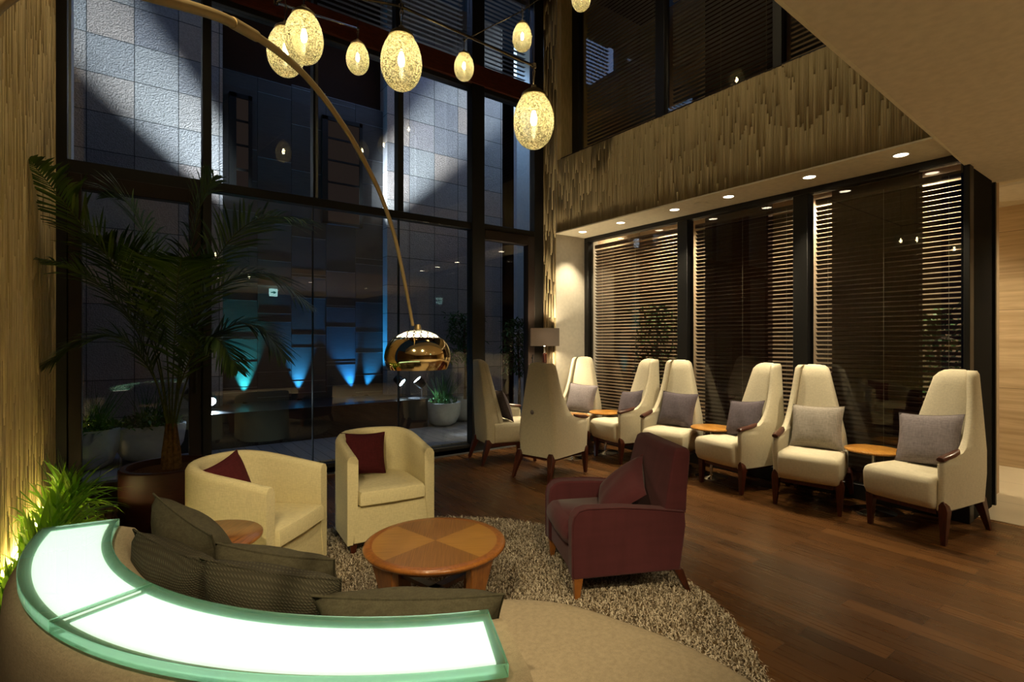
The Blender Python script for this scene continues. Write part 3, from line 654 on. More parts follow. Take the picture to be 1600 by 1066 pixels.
# ================================================================ LIGHTING FIXTURES
dl0 = None
DLX = [(5.178, 'nearest the table lamp'), (4.492, 'above the corner side table'), (3.68, 'above the fourth window armchair'), (3.016, 'above the third window armchair'), (2.22, 'above the second window armchair'), (1.521, 'nearest the corridor')]
for y, wh in DLX:
    lab = 'round recessed downlight in the window soffit, '+wh
    if dl0 is None:
        dl0 = thing('downlight', lab, 'downlight', (4.98, y, ZS-0.001), 0, 'downlights in the window soffit')
        MB().lathe([(0.052, -0.006), (0.062, -0.004), (0.062, 0), (0.05, 0)], seg=28, cap=False).build('trim_ring', 'white_plastic', dl0, smooth=True)
        MB().lathe([(0.001, -0.003), (0.05, -0.003), (0.05, -0.001), (0.001, -0.001)], seg=28).build('lamp', 'downlight_glow', dl0)
    else: dup(dl0, (4.98, y, ZS-0.001), 0, lab)
    kelvin_light('downlight_lamp', 'SPOT', (4.98, y, ZS-0.02), 120, WARM2, (4.97, y, 0), 0.02, 86, 0.7)
sp = tag(MB().lathe([(0.001, -0.008), (0.06, -0.008), (0.075, -0.004), (0.075, 0), (0.001, 0)], (4.995, 3.352, ZS-0.001), 28).build('ceiling_speaker', 'white_soffit', smooth=True), 'round white speaker grille set in the window soffit', 'speaker')
for x, y, wh in ((1.5, -1.5, 'nearest the lounge'), (3.4, -1.2, 'towards the windows'), (1.2, -3.4, 'by the rear wall'), (3.2, -3.8, 'in the rear corner'), (-1.2, -1.6, 'towards the reed wall side'), (5.0, -1.8, 'beside the corridor')):
    dup(dl0, (x, y, ZC-0.001), 0, 'round recessed downlight in the low hall ceiling, '+wh, 'downlights in the hall ceiling')
    kelvin_light('downlight_lamp', 'SPOT', (x, y, ZC-0.02), 112, WARM2, (x, y, 0), 0.03, 130, 0.8)
for x, y, wh in ((7.1, 2.2, 'beyond the glass edge'), (7.1, 0.2, 'on the near side')):
    dup(dl0, (x, y, 2.989), 0, 'round recessed downlight in the corridor ceiling, '+wh, 'downlights in the corridor ceiling')
    kelvin_light('downlight_lamp', 'SPOT', (x, y, 2.96), 130, WARM2, (x, y, 0), 0.03, 140, 0.8)
# corridor ceiling disc
tag(MB().lathe([(0.001, -0.02), (0.42, -0.02), (0.44, 0), (0.001, 0)], (7.35, 1.15, 2.99), 40).build('ceiling_dome_plate', 'white_plastic', smooth=True), 'round white plate on the corridor ceiling', 'ceiling plate')
# exit sign (seen only as a reflection)
es = thing('exit_sign', 'small glowing green arrow exit sign hanging from the hall ceiling', 'exit sign', (2.93, -2.97, 2.60))
MB().bb(-0.1, 0.1, -0.02, 0.02, 0, 0.2).build('light_box', 'sign_glow', es)
ar = MB(); ar.add([(-0.07, 0.024, 0.085), (0.0, 0.022, 0.085), (0.0, 0.022, 0.05), (0.07, 0.022, 0.10), (0.0, 0.022, 0.15), (0.0, 0.022, 0.115), (-0.07, 0.022, 0.115)], [(0, 1, 5, 6), (2, 3, 4)]); ar.build('arrow', 'sign_green', es)
MB().tube([(0, 0, 0.2), (0, 0, 0.24)], 0.006).build('hanger', 'chrome', es)

# pendants
EG = 'seeded glass pendants hanging from the rods'
def egg_parts(t):
    prof = []
    for i in range(19):
        a = PI*i/18; z = -math.cos(a); r = math.sin(a)*(1-0.10*z)
        prof.append((max(0.0005, 0.0975*r), 0.142*z))
    body = MB().lathe(prof[:-2], seg=40, cap=False).build('glass_egg', 'crackled_egg_glass', t, smooth=True, angle=180)
    cap = MB().lathe([(0.062, 0.108), (0.058, 0.122), (0.040, 0.138), (0.015, 0.150), (0.012, 0.165), (0.001, 0.166)], seg=28).build('cap', 'brushed_gold', t, smooth=True)
    MB().lathe([(0.010, 0.11), (0.013, 0.06), (0.013, 0.05), (0.001, 0.05)], seg=16).build('lamp_holder', 'steel_rod', t, smooth=True)
    MB().lathe([(0.001, -0.03), (0.012, -0.022), (0.017, -0.002), (0.014, 0.02), (0.008, 0.04), (0.001, 0.045)], seg=16).build('bulb', 'bulb_glow', t, smooth=True)
    MB().tube([(0, 0, 0.16), (0.002, 0.0, 0.20), (0.012, 0.004, 0.24), (0.004, 0.012, 0.26)], 0.0035, 6).tube([(0.0, 0, 0.16), (-0.01, -0.006, 0.22), (0.0, -0.01, 0.26)], 0.002, 6).build('hook', 'steel_rod', t, smooth=True)
EGGS = [((1.029, 2.307, 2.784), 'seeded glass pendant at the centre joint of the rods'),
        ((0.720, 2.842, 3.044), 'seeded glass pendant in front of its overlapped twin'),
        ((0.680, 3.068, 3.060), 'seeded glass pendant half hidden behind its twin'),
        ((1.568, 4.426, 3.903), 'small seeded glass pendant between the twins and the centre one'),
        ((2.623, 4.399, 4.148), 'small seeded glass pendant where two rods cross'),
        ((3.087, 4.061, 4.438), 'small seeded glass pendant high before the corner mullion'),
        ((1.558, 1.958, 2.516), 'lowest seeded glass pendant in front of the corner pier'),
        ((3.625, 3.792, 4.900), 'seeded glass pendant cut off by the top of the view')]
e0 = None
for p, lab in EGGS:
    if e0 is None:
        e0 = thing('pendant_lamp', lab, 'pendant lamp', p, 0, EG); egg_parts(e0)
    else: dup(e0, p, 0, lab)
    kelvin_light('pendant_bulb', 'POINT', (p[0], p[1], p[2]-0.0), 0.75, (1.0, 0.82, 0.48), None, 0.02)
JT = [Vector(p)+Vector((0, 0, 0.26)) for p, _ in EGGS]
def rod(a, b, lab, r=0.0065):
    m = MB().tube([a, b], r, 8); 
    for q in (a, b): m.lathe([(0.001, -0.014), (0.013, -0.009), (0.013, 0.009), (0.001, 0.014)], tuple(q), 12)
    tag(m.build('suspension_rod', 'steel_rod', smooth=True), lab, 'rod', 'thin metal rods of the hanging light mobile')
rod(JT[0], JT[6], 'thin steel rod from the centre pendant down to the lowest pendant')
rod(JT[1], JT[0], 'thin steel rod from the twin pendants to the centre pendant')
rod(JT[1], JT[2]+Vector((-0.05, 0.0, -0.01)), 'short steel rod joining the two overlapping pendants')
rod(JT[2]+Vector((-0.05, 0, -0.01)), JT[3], 'thin steel rod ending at the small pendant beside the twins')
rod(JT[4], JT[5], 'thin steel rod between the two small pendants near the corner')
rod(JT[5], JT[7], 'thin steel rod rising out of view beside the gallery')
for k, q in enumerate(JT):
    m = MB().tube([q, (q.x+0.02, q.y+0.02, 6.4)], 0.0018, 5).tube([q, (q.x-0.25, q.y+0.12, 6.4)], 0.0015, 5)
    c = m.build('suspension_wire', 'steel_rod'); tag(c, 'thin suspension wires above the '+EGGS[k][1].replace('seeded glass ', ''), 'wire', 'suspension wires of the pendants')

# arc lamp
B = Vector((-0.2, 0.8)); S = Vector((1.15, 2.38)); U = (B-S).normalized()
prof = [(0.0, 1.36), (0.093, 1.524), (0.235, 1.719), (0.371, 1.883), (0.501, 1.983), (0.620, 2.048), (0.8, 2.112), (0.964, 2.150), (1.14, 2.172), (1.283, 2.167), (1.426, 2.143), (1.562, 2.104), (1.72, 2.036), (1.80, 2.0), (1.88, 1.962), (1.95, 1.90), (2.01, 1.79), (2.05, 1.55), (2.07, 1.2), (2.072, 0.6), (2.072, 0.18)]
al = thing('arc_floor_lamp', 'brass arc floor lamp with a mirrored dome shade over the coffee table', 'floor lamp', (B.x, B.y, 0))
path = [(S.x+U.x*s-B.x, S.y+U.y*s-B.y, z) for s, z in prof]
sm = catmull(path[1:], 6); nn = len(sm)
cut = [i for i, p in enumerate(sm) if (p.to_2d()+B-S).length < 1.503][-1]
MB().tube(sm[:cut+1], [0.0080+0.0012*i/cut for i in range(cut+1)], 12).build('arm', 'brushed_gold', al, smooth=True)
MB().tube(sm[cut-2:], 0.0108, 12).build('outer_arm', 'brushed_gold', al, smooth=True)
MB().tube([sm[cut-3], sm[cut+1]], 0.0122, 12).build('collar', 'brushed_gold', al, smooth=True)
MB().bb(-0.12, 0.12, -0.16, 0.16, 0, 0.19).build('marble_base', 'white_ceramic', al, bevel=0.01)
# dome shade: perforated crown and solid bowl
sx, sy = S.x-B.x, S.y-B.y
dome = thing  # (alias kept simple)
def dome_r(z):   # z from 0 (rim) to 0.205 (top)
    t = z/0.205; return 0.165*math.sqrt(max(0, 1-(max(0, (t-0.28)/0.72))**2.1))*(1-0.12*max(0, (0.28-t)/0.28)**1.6)
zb = 1.305
pr = [(dome_r(z), z) for z in np.linspace(0, 0.160, 15)]
bowl = MB().lathe([(r, z) for r, z in pr]+[(r-0.003, z) for r, z in pr[::-1]], (sx, sy, zb), 56, cap=False)
o = bowl.build('dome_shade', 'gold_mirror', al, smooth=True, angle=60); o['label'] = 'polished golden mirror dome'
# crown with round holes : built from a hex-perforated grid
cr = MB(); zt0, zt1 = 0.158, 0.205
def crown_pt(r, a):
    z = zt0+(1-(r/dome_r(zt0))**2)*(zt1-zt0); return (sx+r*math.cos(a), sy+r*math.sin(a), zb+z)
R0 = dome_r(zt0); holes = [(0, 0, 0)]
rings = [(R0*0.36, 8), (R0*0.62, 14), (R0*0.87, 20)]
edges = [0.0, 0.23, 0.49, 0.75, 1.0]
def ring_cell(r0, r1, a0, a1, rc, ac, hr, n=12):
    vs_, per = [], []
    for k in range(n):
        t = 2*PI*k/n; ca, sa = math.cos(t), math.sin(t)
        m_ = max(abs(ca), abs(sa)); rr = (r0+r1)/2+(r1-r0)/2*ca/m_; aa = (a0+a1)/2+(a1-a0)/2*sa/m_; per.append(crown_pt(rr, aa))
        rr = rc+hr*ca; aa = ac+hr*sa/rc; vs_.append(crown_pt(rr, aa))
    cr.add(vs_+per, [(k, (k+1) % n, n+(k+1) % n, n+k) for k in range(n)])
for (rc, n_), e0_, e1_ in zip(rings, edges[1:], edges[2:]):
    for k in range(n_):
        a0, a1 = 2*PI*k/n_, 2*PI*(k+1)/n_
        ring_cell(R0*e0_, R0*e1_, a0, a1, (e0_+e1_)/2*R0, (a0+a1)/2, min((e1_-e0_)*R0, rc*(a1-a0))*0.46)
cr.add([crown_pt(R0*0.23, 2*PI*k/24) for k in range(24)], [tuple(range(24))])
cr.build('perforated_crown', 'gold_mirror', al)
MB().lathe([(max(0.001, r), zt0+(1-(r/R0)**2)*(zt1-zt0)-0.007-(0.004 if r > R0*0.9 else 0)) for r in [R0*0.97*k/10 for k in range(11)]], (sx, sy, zb), 40, cap=False).build('inner_reflector', 'opal_diffuser', al, smooth=True)
MB().lathe([(0.001, 0.075), (0.03, 0.08), (0.045, 0.11), (0.03, 0.128), (0.018, 0.135), (0.001, 0.136)], (sx, sy, zb), 20).build('bulb', 'arc_inner_glow', al, smooth=True)
MB().lathe([(0.02, 0.14), (0.02, 0.20), (0.012, 0.225), (0.001, 0.226)], (sx, sy, zb), 16).build('socket', 'brushed_gold', al, smooth=True)
kelvin_light('arc_bulb', 'POINT', (S.x, S.y, zb+0.05), 12, WARM2, None, 0.048)

# drum floor lamp in the corner
fl = thing('floor_lamp', 'dark floor lamp with a wide grey box shade in the corner', 'floor lamp', (4.50, 5.42, 0))
MB().lathe([(0.13, 0), (0.13, 0.02), (0.02, 0.03)], seg=28).build('base', 'fixture_black', fl, smooth=True)
MB().bb(-0.022, 0.022, -0.022, 0.022, 0.02, 1.27).build('pole', 'mahogany', fl, bevel=0.004)
MB().lathe([(0.012, 1.27), (0.022, 1.28), (0.012, 1.295), (0.010, 1.36), (0.02, 1.37), (0.012, 1.38)], seg=16).build('neck', 'chrome', fl, smooth=True)
sh = MB(); hx, hy, z0, z1 = 0.19, 0.12, 1.375, 1.615
ro = math.radians(-36)
for (ax, ay, bx_, by_) in ((-hx, -hy, hx, -hy), (hx, -hy, hx, hy), (hx, hy, -hx, hy), (-hx, hy, -hx, -hy)):
    q = [Matrix.Rotation(ro, 2) @ Vector(p) for p in ((ax, ay), (bx_, by_))]
    d_ = Vector((0, 0)); n_ = Vector((q[1].y-q[0].y, -(q[1].x-q[0].x))).normalized()*0.003
    sh.add([(q[0].x, q[0].y, z0), (q[1].x, q[1].y, z0), (q[1].x, q[1].y, z1), (q[0].x, q[0].y, z1), (q[0].x-n_.x, q[0].y-n_.y, z0), (q[1].x-n_.x, q[1].y-n_.y, z0), (q[1].x-n_.x, q[1].y-n_.y, z1), (q[0].x-n_.x, q[0].y-n_.y, z1)],
           [(0, 1, 2, 3), (7, 6, 5, 4), (0, 4, 5, 1), (3, 2, 6, 7)])
sh.build('lamp_shade', 'shade_fabric', fl)
MB().lathe([(0.001, 1.44), (0.03, 1.47), (0.03, 1.51), (0.001, 1.54)], seg=16).build('bulb', 'lampshade_glow', fl, smooth=True)
kelvin_light('floor_lamp_bulb', 'POINT', (4.50, 5.42, 1.49), 100, WARM2, None, 0.055)

# ================================================================ FURNITURE
# ---- high-back armchair (faces +X)
XF = [(0.24, 0.30), (0.58, 0.305), (0.605, 0.25), (0.618, 0.13), (0.635, 0.06), (0.67, 0.0), (0.72, -0.045), (0.80, -0.095), (0.90, -0.14), (1.02, -0.175), (1.14, -0.20), (1.19, -0.215), (1.215, -0.25)]
XB = [(0.24, -0.31), (0.6, -0.325), (1.215, -0.36)]
YA = [(0.24, 0.255), (0.45, 0.265), (0.62, 0.262), (0.9, 0.235), (1.19, 0.205), (1.215, 0.19)]          # arm side
YO = [(0.24, -0.20), (0.45, -0.215), (0.60, -0.195), (0.9, -0.125), (1.16, -0.065), (1.195, -0.05), (1.215, -0.02)]   # open side
DP = [(0.24, 0.20), (0.5, 0.19), (0.8, 0.14), (1.19, 0.085), (1.215, 0.06)]
def highback(name, label, group, fab, s):
    """s=+1: the single arm is at the sitter's left, s=-1: at the right"""
    t = thing(name, label, 'armchair', (0, 0, 0), 0, group)
    rings = []
    for z in [0.24, 0.252, 0.35, 0.45, 0.55, 0.585, 0.60, 0.612, 0.622, 0.635, 0.65, 0.68, 0.72, 0.77, 0.82, 0.88, 0.95, 1.02, 1.08, 1.14, 1.17, 1.19, 1.205, 1.215]:
        xf, xb, ya, yo, dp = (interp(T, z) for T in (XF, XB, YA, YO, DP)); th = 0.052 if z < 0.65 else 0.045
        xi = min(xb+dp, xf-0.012)
        ring = [(xb, yo+0.02), (xb, 0.0), (xb, ya-0.04), (xb+0.012, ya-0.012), (xb+0.04, ya), (xb+(xf-xb)*0.6, ya+0.004), (xf-0.012, ya), (xf, ya-0.012), (xf, ya-th+0.012), (xf-0.012, ya-th),
                (xi+(xf-xi)*0.4, ya-th), (xi, ya-th-0.003), (xi, 0.0), (xi, yo+0.012), (xi-0.012, yo), (xb+0.02, yo), (xb+0.006, yo+0.006)]
        rings.append([(x, s*y, z) for x, y in ring])
    MB().loft(rings).build('shell', fab, t, smooth=True, angle=50)
    rr = []
    for z in [0.44, 0.5, 0.6, 0.7, 0.8, 0.9, 1.0, 1.1, 1.16, 1.195, 1.21, 1.222]:
        xb, ya, yo, dp = (interp(T, z) for T in (XB, YA, YO, DP)); x0 = xb+dp-0.03; th = 0.055
        y0, y1 = yo-0.004, ya-0.05
        if z > 1.19: y0 += 0.012; y1 -= 0.01; th *= 0.8
        if z > 1.215: y0 += 0.03; y1 -= 0.02; th *= 0.5
        rr.append([(x0, s*y, z) for y in (y0, y1)][:1]+[(x0+th*0.75, s*y0, z), (x0+th, s*(y0+0.02), z), (x0+th*1.12, s*(y0*0.6+y1*0.4), z), (x0+th*1.1, s*(y0*0.3+y1*0.7), z), (x0+th, s*(y1-0.015), z), (x0+th*0.75, s*y1, z), (x0, s*y1, z)])
    MB().loft(rr).build('backrest', fab, t, smooth=True, angle=60)
    rr = []
    for z, ix in [(0.243, 0.06), (0.262, 0.02), (0.31, 0.0), (0.425, -0.004), (0.46, 0.008), (0.474, 0.03), (0.484, 0.09)]:
        x1, ym, yp, x0, k = 0.365-ix, -0.262+ix*0.5, 0.212-ix*0.2, -0.22, 0.03
        rr.append([(x, s*y, z) for x, y in [(x0, ym*0.86), (x1-k-0.06, ym), (x1-k*0.3, ym+k*0.3), (x1, ym+k), (x1+0.008, 0), (x1, yp-k), (x1-k*0.3, yp-k*0.3), (x1-k, yp), (x0, yp)]])
    MB().loft(rr).build('seat', fab, t, smooth=True, angle=50)
    m = MB()
    for q in (-1, 1): m.prism([(-0.26, q*0.17), (0.27, q*0.19), (0.27, q*0.22), (-0.26, q*0.20)], 0.205, 0.243)
    m.bb(0.25, 0.28, -0.2, 0.2, 0.205, 0.243).bb(-0.275, -0.245, -0.19, 0.19, 0.205, 0.243)
    m.build('seat_rail', 'mahogany', t)
    rg = []
    for x, r, zz in [(0.315, 0.010, 0.602), (0.311, 0.024, 0.602), (0.285, 0.031, 0.606), (0.17, 0.030, 0.620), (0.10, 0.026, 0.636), (0.07, 0.012, 0.650)]:
        rg.append([(x, s*(0.238+r*1.05*math.cos(a)), zz+(r*0.8*math.sin(a) if math.sin(a) > 0 else r*0.5*math.sin(a))) for a in [2*PI*k/14 for k in range(14)]])
    MB().loft(rg).build('armrest', 'dark_arm_wood', t, smooth=True)
    for q in (-1, 1):
        rg = []
        for z, w_, cx in [(0.0, 0.017, 0.285), (0.24, 0.032, 0.274), (0.28, 0.026, 0.282), (0.315, 0.004, 0.296)]:
            rg.append([(cx-w_, q*0.245-w_*0.8, z), (cx+w_*0.9, q*0.245-w_*0.8, z), (cx+w_*0.9, q*0.245+w_, z), (cx-w_, q*0.245+w_, z)])
        MB().loft(rg).build('leg', 'mahogany', t, bevel=0.003, seg=1)
        rg = []
        for z, w_, cx, cy in [(0.0, 0.015, -0.385, 0.235), (0.12, 0.024, -0.345, 0.222), (0.25, 0.036, -0.298, 0.205), (0.29, 0.02, -0.308, 0.205)]:
            rg.append([(cx-w_, q*cy-w_, z), (cx+w_, q*cy-w_, z), (cx+w_, q*cy+w_, z), (cx-w_, q*cy+w_, z)])
        MB().loft(rg).build('leg', 'mahogany', t, bevel=0.003, seg=1)
    return t
def ang(dx, dy): return math.atan2(dy, dx)
HG = 'high-backed one-armed armchairs around the window tables'
def fm(mx, my, f, k=0.275):   # centre from the middle of the front legs
    return (mx-f[0]*k, my-f[1]*k)
CH = [(fm(4.675, 1.40, (-0.984, 0.18)), (-0.984, 0.18), 'tall cream high-back armchair beside the limestone corridor', 1),
      (fm(4.655, 2.10, (-0.979, -0.205)), (-0.979, -0.205), 'tall cream high-back armchair with a light grey cushion, second from the corridor', -1),
      (fm(4.650, 2.896, (-0.983, 0.182)), (-0.983, 0.182), 'tall cream high-back armchair third from the corridor, slate cushion on it', 1),
      (fm(4.640, 3.575, (-0.979, -0.205)), (-0.979, -0.205), 'tall cream high-back armchair partly hidden by the burgundy armchair', -1),
      (fm(4.640, 4.381, (-0.985, 0.17)), (-0.985, 0.17), 'tall cream high-back armchair beside the round table near the lamp corner', 1),
      ((4.83, 5.10), (-0.93, -0.37), 'tall cream high-back armchair deep in the corner under the white pier', -1),
      ((3.68, 4.30), (0.97, 0.24), 'tall cream high-back armchair seen from behind, with a buttoned back', -1),
      ((3.66, 5.16), (0.975, -0.22), 'tall cream high-back armchair by the glass wall, its side to the room', 1)]
heads = {}
for p, f, lab, sd in CH:
    if sd not in heads:
        h0 = heads[sd] = highback('high_back_armchair', lab, HG, 'oat_linen', sd); h0.location = (p[0], p[1], 0); h0.rotation_euler[2] = ang(*f)
    else: dup(heads[sd], (p[0], p[1], 0), ang(*f), lab)
# covered button on the back of the chair seen from behind
for o in [o for o in C.objects if o.get('label') == CH[6][2]]:
    MB().lathe([(0.001, 0.010), (0.018, 0.007), (0.024, 0)], seg=14).build('back_button', 'mauve_grey_linen', o, smooth=True)
    b = [c for c in o.children if c.name.startswith('back_button')][0]; b.location = (-0.334, 0.02, 0.70); b.rotation_euler = (0, -PI/2, 0)

# ---- cushions
def pillow_mesh(name, w_, h_, t_, mat, seam=True):
    n = 18; m = MB()
    def P(u, v, s):
        a, b = 2*u-1, 2*v-1
        x = a*w_/2*(1-0.09*(1-b*b)*abs(a)**2); z = b*h_/2*(1-0.09*(1-a*a)*abs(b)**2)
        th = t_/2*((1-abs(a)**2.4)*(1-abs(b)**2.4))**0.5
        th *= 1+0.05*math.sin(7*a+3*b)
        return (x, s*th, z)
    for s in (-1, 1): m.grid(lambda u, v: P(u, v, s), n, n)
    me = m
    o = me.build(name, mat, None, smooth=True, angle=180)
    path = []
    for k in range(64):
        q = k/16; e = int(q); f = q-e
        u, v = [(f, 0), (1, f), (1-f, 1), (0, 1-f)][e]
        path.append(P(u, v, 0))
    path.append(path[0])
    if seam:
        MB().tube(path, 0.0035, 5, cap=False).build('piping', mat, o, smooth=True)
    return o
def place_pillow(o, A, Bp, lean, label, group, cat='cushion'):
    """A, Bp: ends of the top edge; lean: unit-ish vector the pillow's body goes down along"""
    A, Bp = Vector(A), Vector(Bp); X = (Bp-A).normalized(); D = -Vector(lean).normalized()
    Z = (D-X*D.dot(X)).normalized(); Yv = Z.cross(X)
    h_ = o.dimensions.z if False else o['h']
    cpos = (A+Bp)/2-Z*h_/2
    M = Matrix((X, Yv, Z)).transposed().to_4x4(); M.translation = cpos
    o.matrix_world = M; o['label'] = label; o['category'] = cat; o['group'] = group
    del o['h']
    return o
def pil(w_, h_, t_, mat): o = pillow_mesh('cushion', w_, h_, t_, mat); o['h'] = h_; return o
PG = 'square cushions on the high-back armchairs'
def chair_pillow(i, mat, lab, size=0.40, roll=0.0, dx=0.0, dy=0.0):
    (cx, cy), f, _, sd_ = CH[i]; dy = dy-0.01*sd_; th = ang(*f); o = pil(size, size*0.95, 0.13, mat)
    R = Matrix.Rotation(th, 4, 'Z'); R.translation = Vector((cx, cy, 0))
    # pillow local: width along chair Y, leaning back
    lean = 0.38; X = Vector((0, 1, 0)); Z = Vector((-math.sin(lean), 0, math.cos(lean)))
    Rr = Matrix.Rotation(roll, 3, Z.cross(X).normalized() if False else X.cross(Z).normalized())
    X, Z = Rr @ X, Rr @ Z; Yv = Z.cross(X)
    M = Matrix((X, Yv, Z)).transposed().to_4x4(); M.translation = Vector((-0.055+dx, dy, 0.485+size*0.95/2*math.cos(lean)))
    o.matrix_world = R @ M; del o['h']; tag(o, lab, 'cushion', PG)
chair_pillow(0, 'mauve_grey_linen', 'grey-mauve square cushion on the armchair beside the corridor', 0.44, 0.10)
chair_pillow(1, 'light_grey_linen', 'light grey square cushion on the armchair second from the corridor', 0.42, 0.03)
chair_pillow(2, 'dark_mauve_linen', 'dark slate cushion on the third armchair from the corridor', 0.40, 0.10)
chair_pillow(3, 'dark_mauve_linen', 'dark grey square cushion on the armchair behind the burgundy chair', 0.42, -0.03)
chair_pillow(4, 'dark_mauve_linen', 'dark grey cushion on the armchair beside the corner side table', 0.38, 0.14)
chair_pillow(5, 'mauve_grey_linen', 'pale grey cushion on the armchair deep in the corner', 0.42, -0.06)
chair_pillow(7, 'dark_mauve_linen', 'dark cushion seen edge-on on the armchair by the glass wall', 0.42, 0.0)

# ---- round side tables
TG = 'round side tables between the high-back armchairs'
def side_table(label, group, r=0.21, h=0.53, top='honey_veneer'):
    t = thing('side_table', label, 'side table', (0, 0, 0), 0, group)
    MB().lathe([(r-0.012, h-0.022), (r, h-0.012), (r, h-0.004), (r-0.004, h), (0.001, h)], seg=48).build('tabletop', top, t, smooth=True, angle=50)
    MB().lathe([(0.016, 0.02), (0.014, h-0.05), (0.05, h-0.03), (0.05, h-0.022)], seg=20).build('pole', 'chrome', t, smooth=True)
    MB().lathe([(0.165, 0), (0.165, 0.006), (0.15, 0.012), (0.03, 0.018), (0.02, 0.03)], seg=40).build('base', 'chrome', t, smooth=True, angle=50)
    return t
s0 = side_table('round honey wood side table between the two armchairs by the corridor', TG); s0.location = (5.06, 1.74, 0); s0.rotation_euler[2] = 0.6
dup(s0, (4.96, 3.20, 0), 0.9, 'round honey wood side table behind the burgundy armchair, in the middle of the row', TG)
dup(s0, (4.93, 4.70, 0), 1.3, 'round honey wood side table near the lamp corner beside the dark cushion', TG)
dup(s0, (4.38, 4.74, 0), 1.3, 'round shaded side table half hidden by the chair seen from behind', TG)
st = side_table('round striped wood side table between the sofa and the cream tub chair', 'sofa side table', 0.235, 0.54, 'striped_walnut'); st.location = (0.272, 2.77, 0); st.rotation_euler[2] = 0.9
del st['group']

# ---- tub chairs (face +X)
def tub(label, group):
    t = thing('tub_chair', label, 'armchair', (0, 0, 0), 0, group)
    a, th, hh = 0.27, 0.072, 0.31
    path = []; 
    for k in range(6): path.append((0.31-(0.31+0.03)*k/6, -a, k/6*0.34))
    for k in range(17):
        g = PI*k/16; path.append((-0.03-0.27*math.sin(g)**0.9 if math.sin(g) > 0 else -0.03, -a*math.cos(g), 0))
    for k in range(6): path.append((-0.03+(0.34)*(k+1)/6, a, 0))
    rings = []; n = len(path)
    for i, (x, y, _) in enumerate(path):
        p, q = path[max(i-1, 0)], path[min(i+1, n-1)]; tx, ty = q[0]-p[0], q[1]-p[1]; l = math.hypot(tx, ty); nx, ny = ty/l, -tx/l   # outward
        f = (0.31-x)/0.61; top = 0.655+0.085*min(1, f*1.15)
        ring = []
        for off, z in [(th/2-0.035, 0.065), (th/2-0.005, 0.30), (th/2, 0.5), (th/2, top-0.03), (th/2-0.012, top-0.008), (0.012, top), (-0.012, top), (-th/2+0.012, top-0.008), (-th/2, top-0.03), (-th/2, 0.40), (-th/2, 0.065)]:
            tp = 0.0
            ring.append((x+nx*off, y+ny*off, z))
        rings.append(ring)
    MB().loft(rings).build('shell', 'cream_linen', t, smooth=True, angle=45)
    cu = []
    for z, ix in [(0.315, 0.012), (0.325, 0.0), (0.395, 0.0), (0.412, 0.008), (0.42, 0.035)]:
        r = [(0.335-ix, -0.226+ix), (0.343-ix, 0), (0.335-ix, 0.226-ix), (0.30-ix, 0.232-ix)]
        r += [(-0.03-(0.235-ix)*math.sin(g), (0.232-ix)*math.cos(g)) for g in [PI*k/10 for k in range(0, 11)]]+[(0.30-ix, -0.232+ix)]
        cu.append([(x, y, z) for x, y in r])
    MB().loft(cu).build('seat', 'cream_linen', t, smooth=True, angle=45)
    MB().bb(-0.2, 0.304, -0.262, 0.262, 0.068, 0.312).build('front_panel', 'cream_linen', t, bevel=0.004)
    for x, y in ((0.27, -0.26), (0.27, 0.26), (-0.2, -0.16), (-0.2, 0.16)):
        MB().loft([[(x-w_, y-w_, z), (x+w_, y-w_, z), (x+w_, y+w_, z), (x-w_, y+w_, z)] for z, w_ in ((0, 0.017), (0.075, 0.024))]).build('foot', 'mahogany', t)
    return t
tb = tub('cream tub chair with a wine cushion facing the coffee table from behind it', 'cream tub chairs'); tb.location = (1.475, 3.69, 0.02); tb.rotation_euler[2] = ang(-0.10, -0.995)
T1 = dup(tb, (0.56, 3.385, 0.012), ang(0.70, -0.714), 'cream tub chair turned beside the wooden planter')
def tub_pillow(c, f, lab, roll, dx, dy, sz=0.33):
    th = ang(*f); o = pil(sz, sz*0.95, 0.12, 'wine_cotton'); R = Matrix.Rotation(th, 4, 'Z'); R.translation = Vector((c[0], c[1], 0.01))
    lean = 0.30; X = Vector((0, 1, 0)); Z = Vector((-math.sin(lean), 0, math.cos(lean)))
    Rr = Matrix.Rotation(roll, 3, X.cross(Z).normalized()); X, Z = Rr @ X, Rr @ Z; Yv = Z.cross(X)
    M = Matrix((X, Yv, Z)).transposed().to_4x4(); M.translation = Vector((dx, dy, 0.43+sz*0.95/2)); o.matrix_world = R @ M; del o['h']; tag(o, lab, 'cushion', 'wine cushions on the tub chairs')
tub_pillow((1.475, 3.69), (-0.10, -0.995), 'wine red cushion on the tub chair behind the coffee table', -0.06, -0.12, -0.09)
tub_pillow((0.56, 3.385), (0.70, -0.714), 'wine red cushion in the tub chair beside the planter', 0.18, -0.13, -0.02)

# ---- burgundy armchair (faces +X)
bc = thing('burgundy_armchair', 'low burgundy velvet armchair with splayed wooden legs on the rug', 'armchair', (2.385, 2.236, 0.02), ang(-0.89, 0.455))
prof_arm = [(-0.30, 0.135), (0.325, 0.12), (0.335, 0.14), (0.335, 0.44), (0.325, 0.49), (0.295, 0.525), (0.25, 0.538), (0.05, 0.535), (-0.15, 0.515), (-0.33, 0.49), (-0.335, 0.40)]
for s in (-1, 1):
    yo, yi = s*0.325, s*0.235; m = MB(); n = len(prof_arm)
    m.add([(x, yo, z) for x, z in prof_arm]+[(x, yi, z) for x, z in prof_arm], [tuple(range(n)), tuple(range(2*n-1, n-1, -1))]+[(i, (i+1) % n, n+(i+1) % n, n+i) for i in range(n)])
    m.build('arm', 'burgundy_velvet', bc, bevel=0.012, seg=3)
    pp = [(x, yo+s*0.001, z) for x, z in prof_arm[1:-1]]; MB().tube(pp, 0.004, 6).build('piping', 'burgundy_velvet', bc, smooth=True)
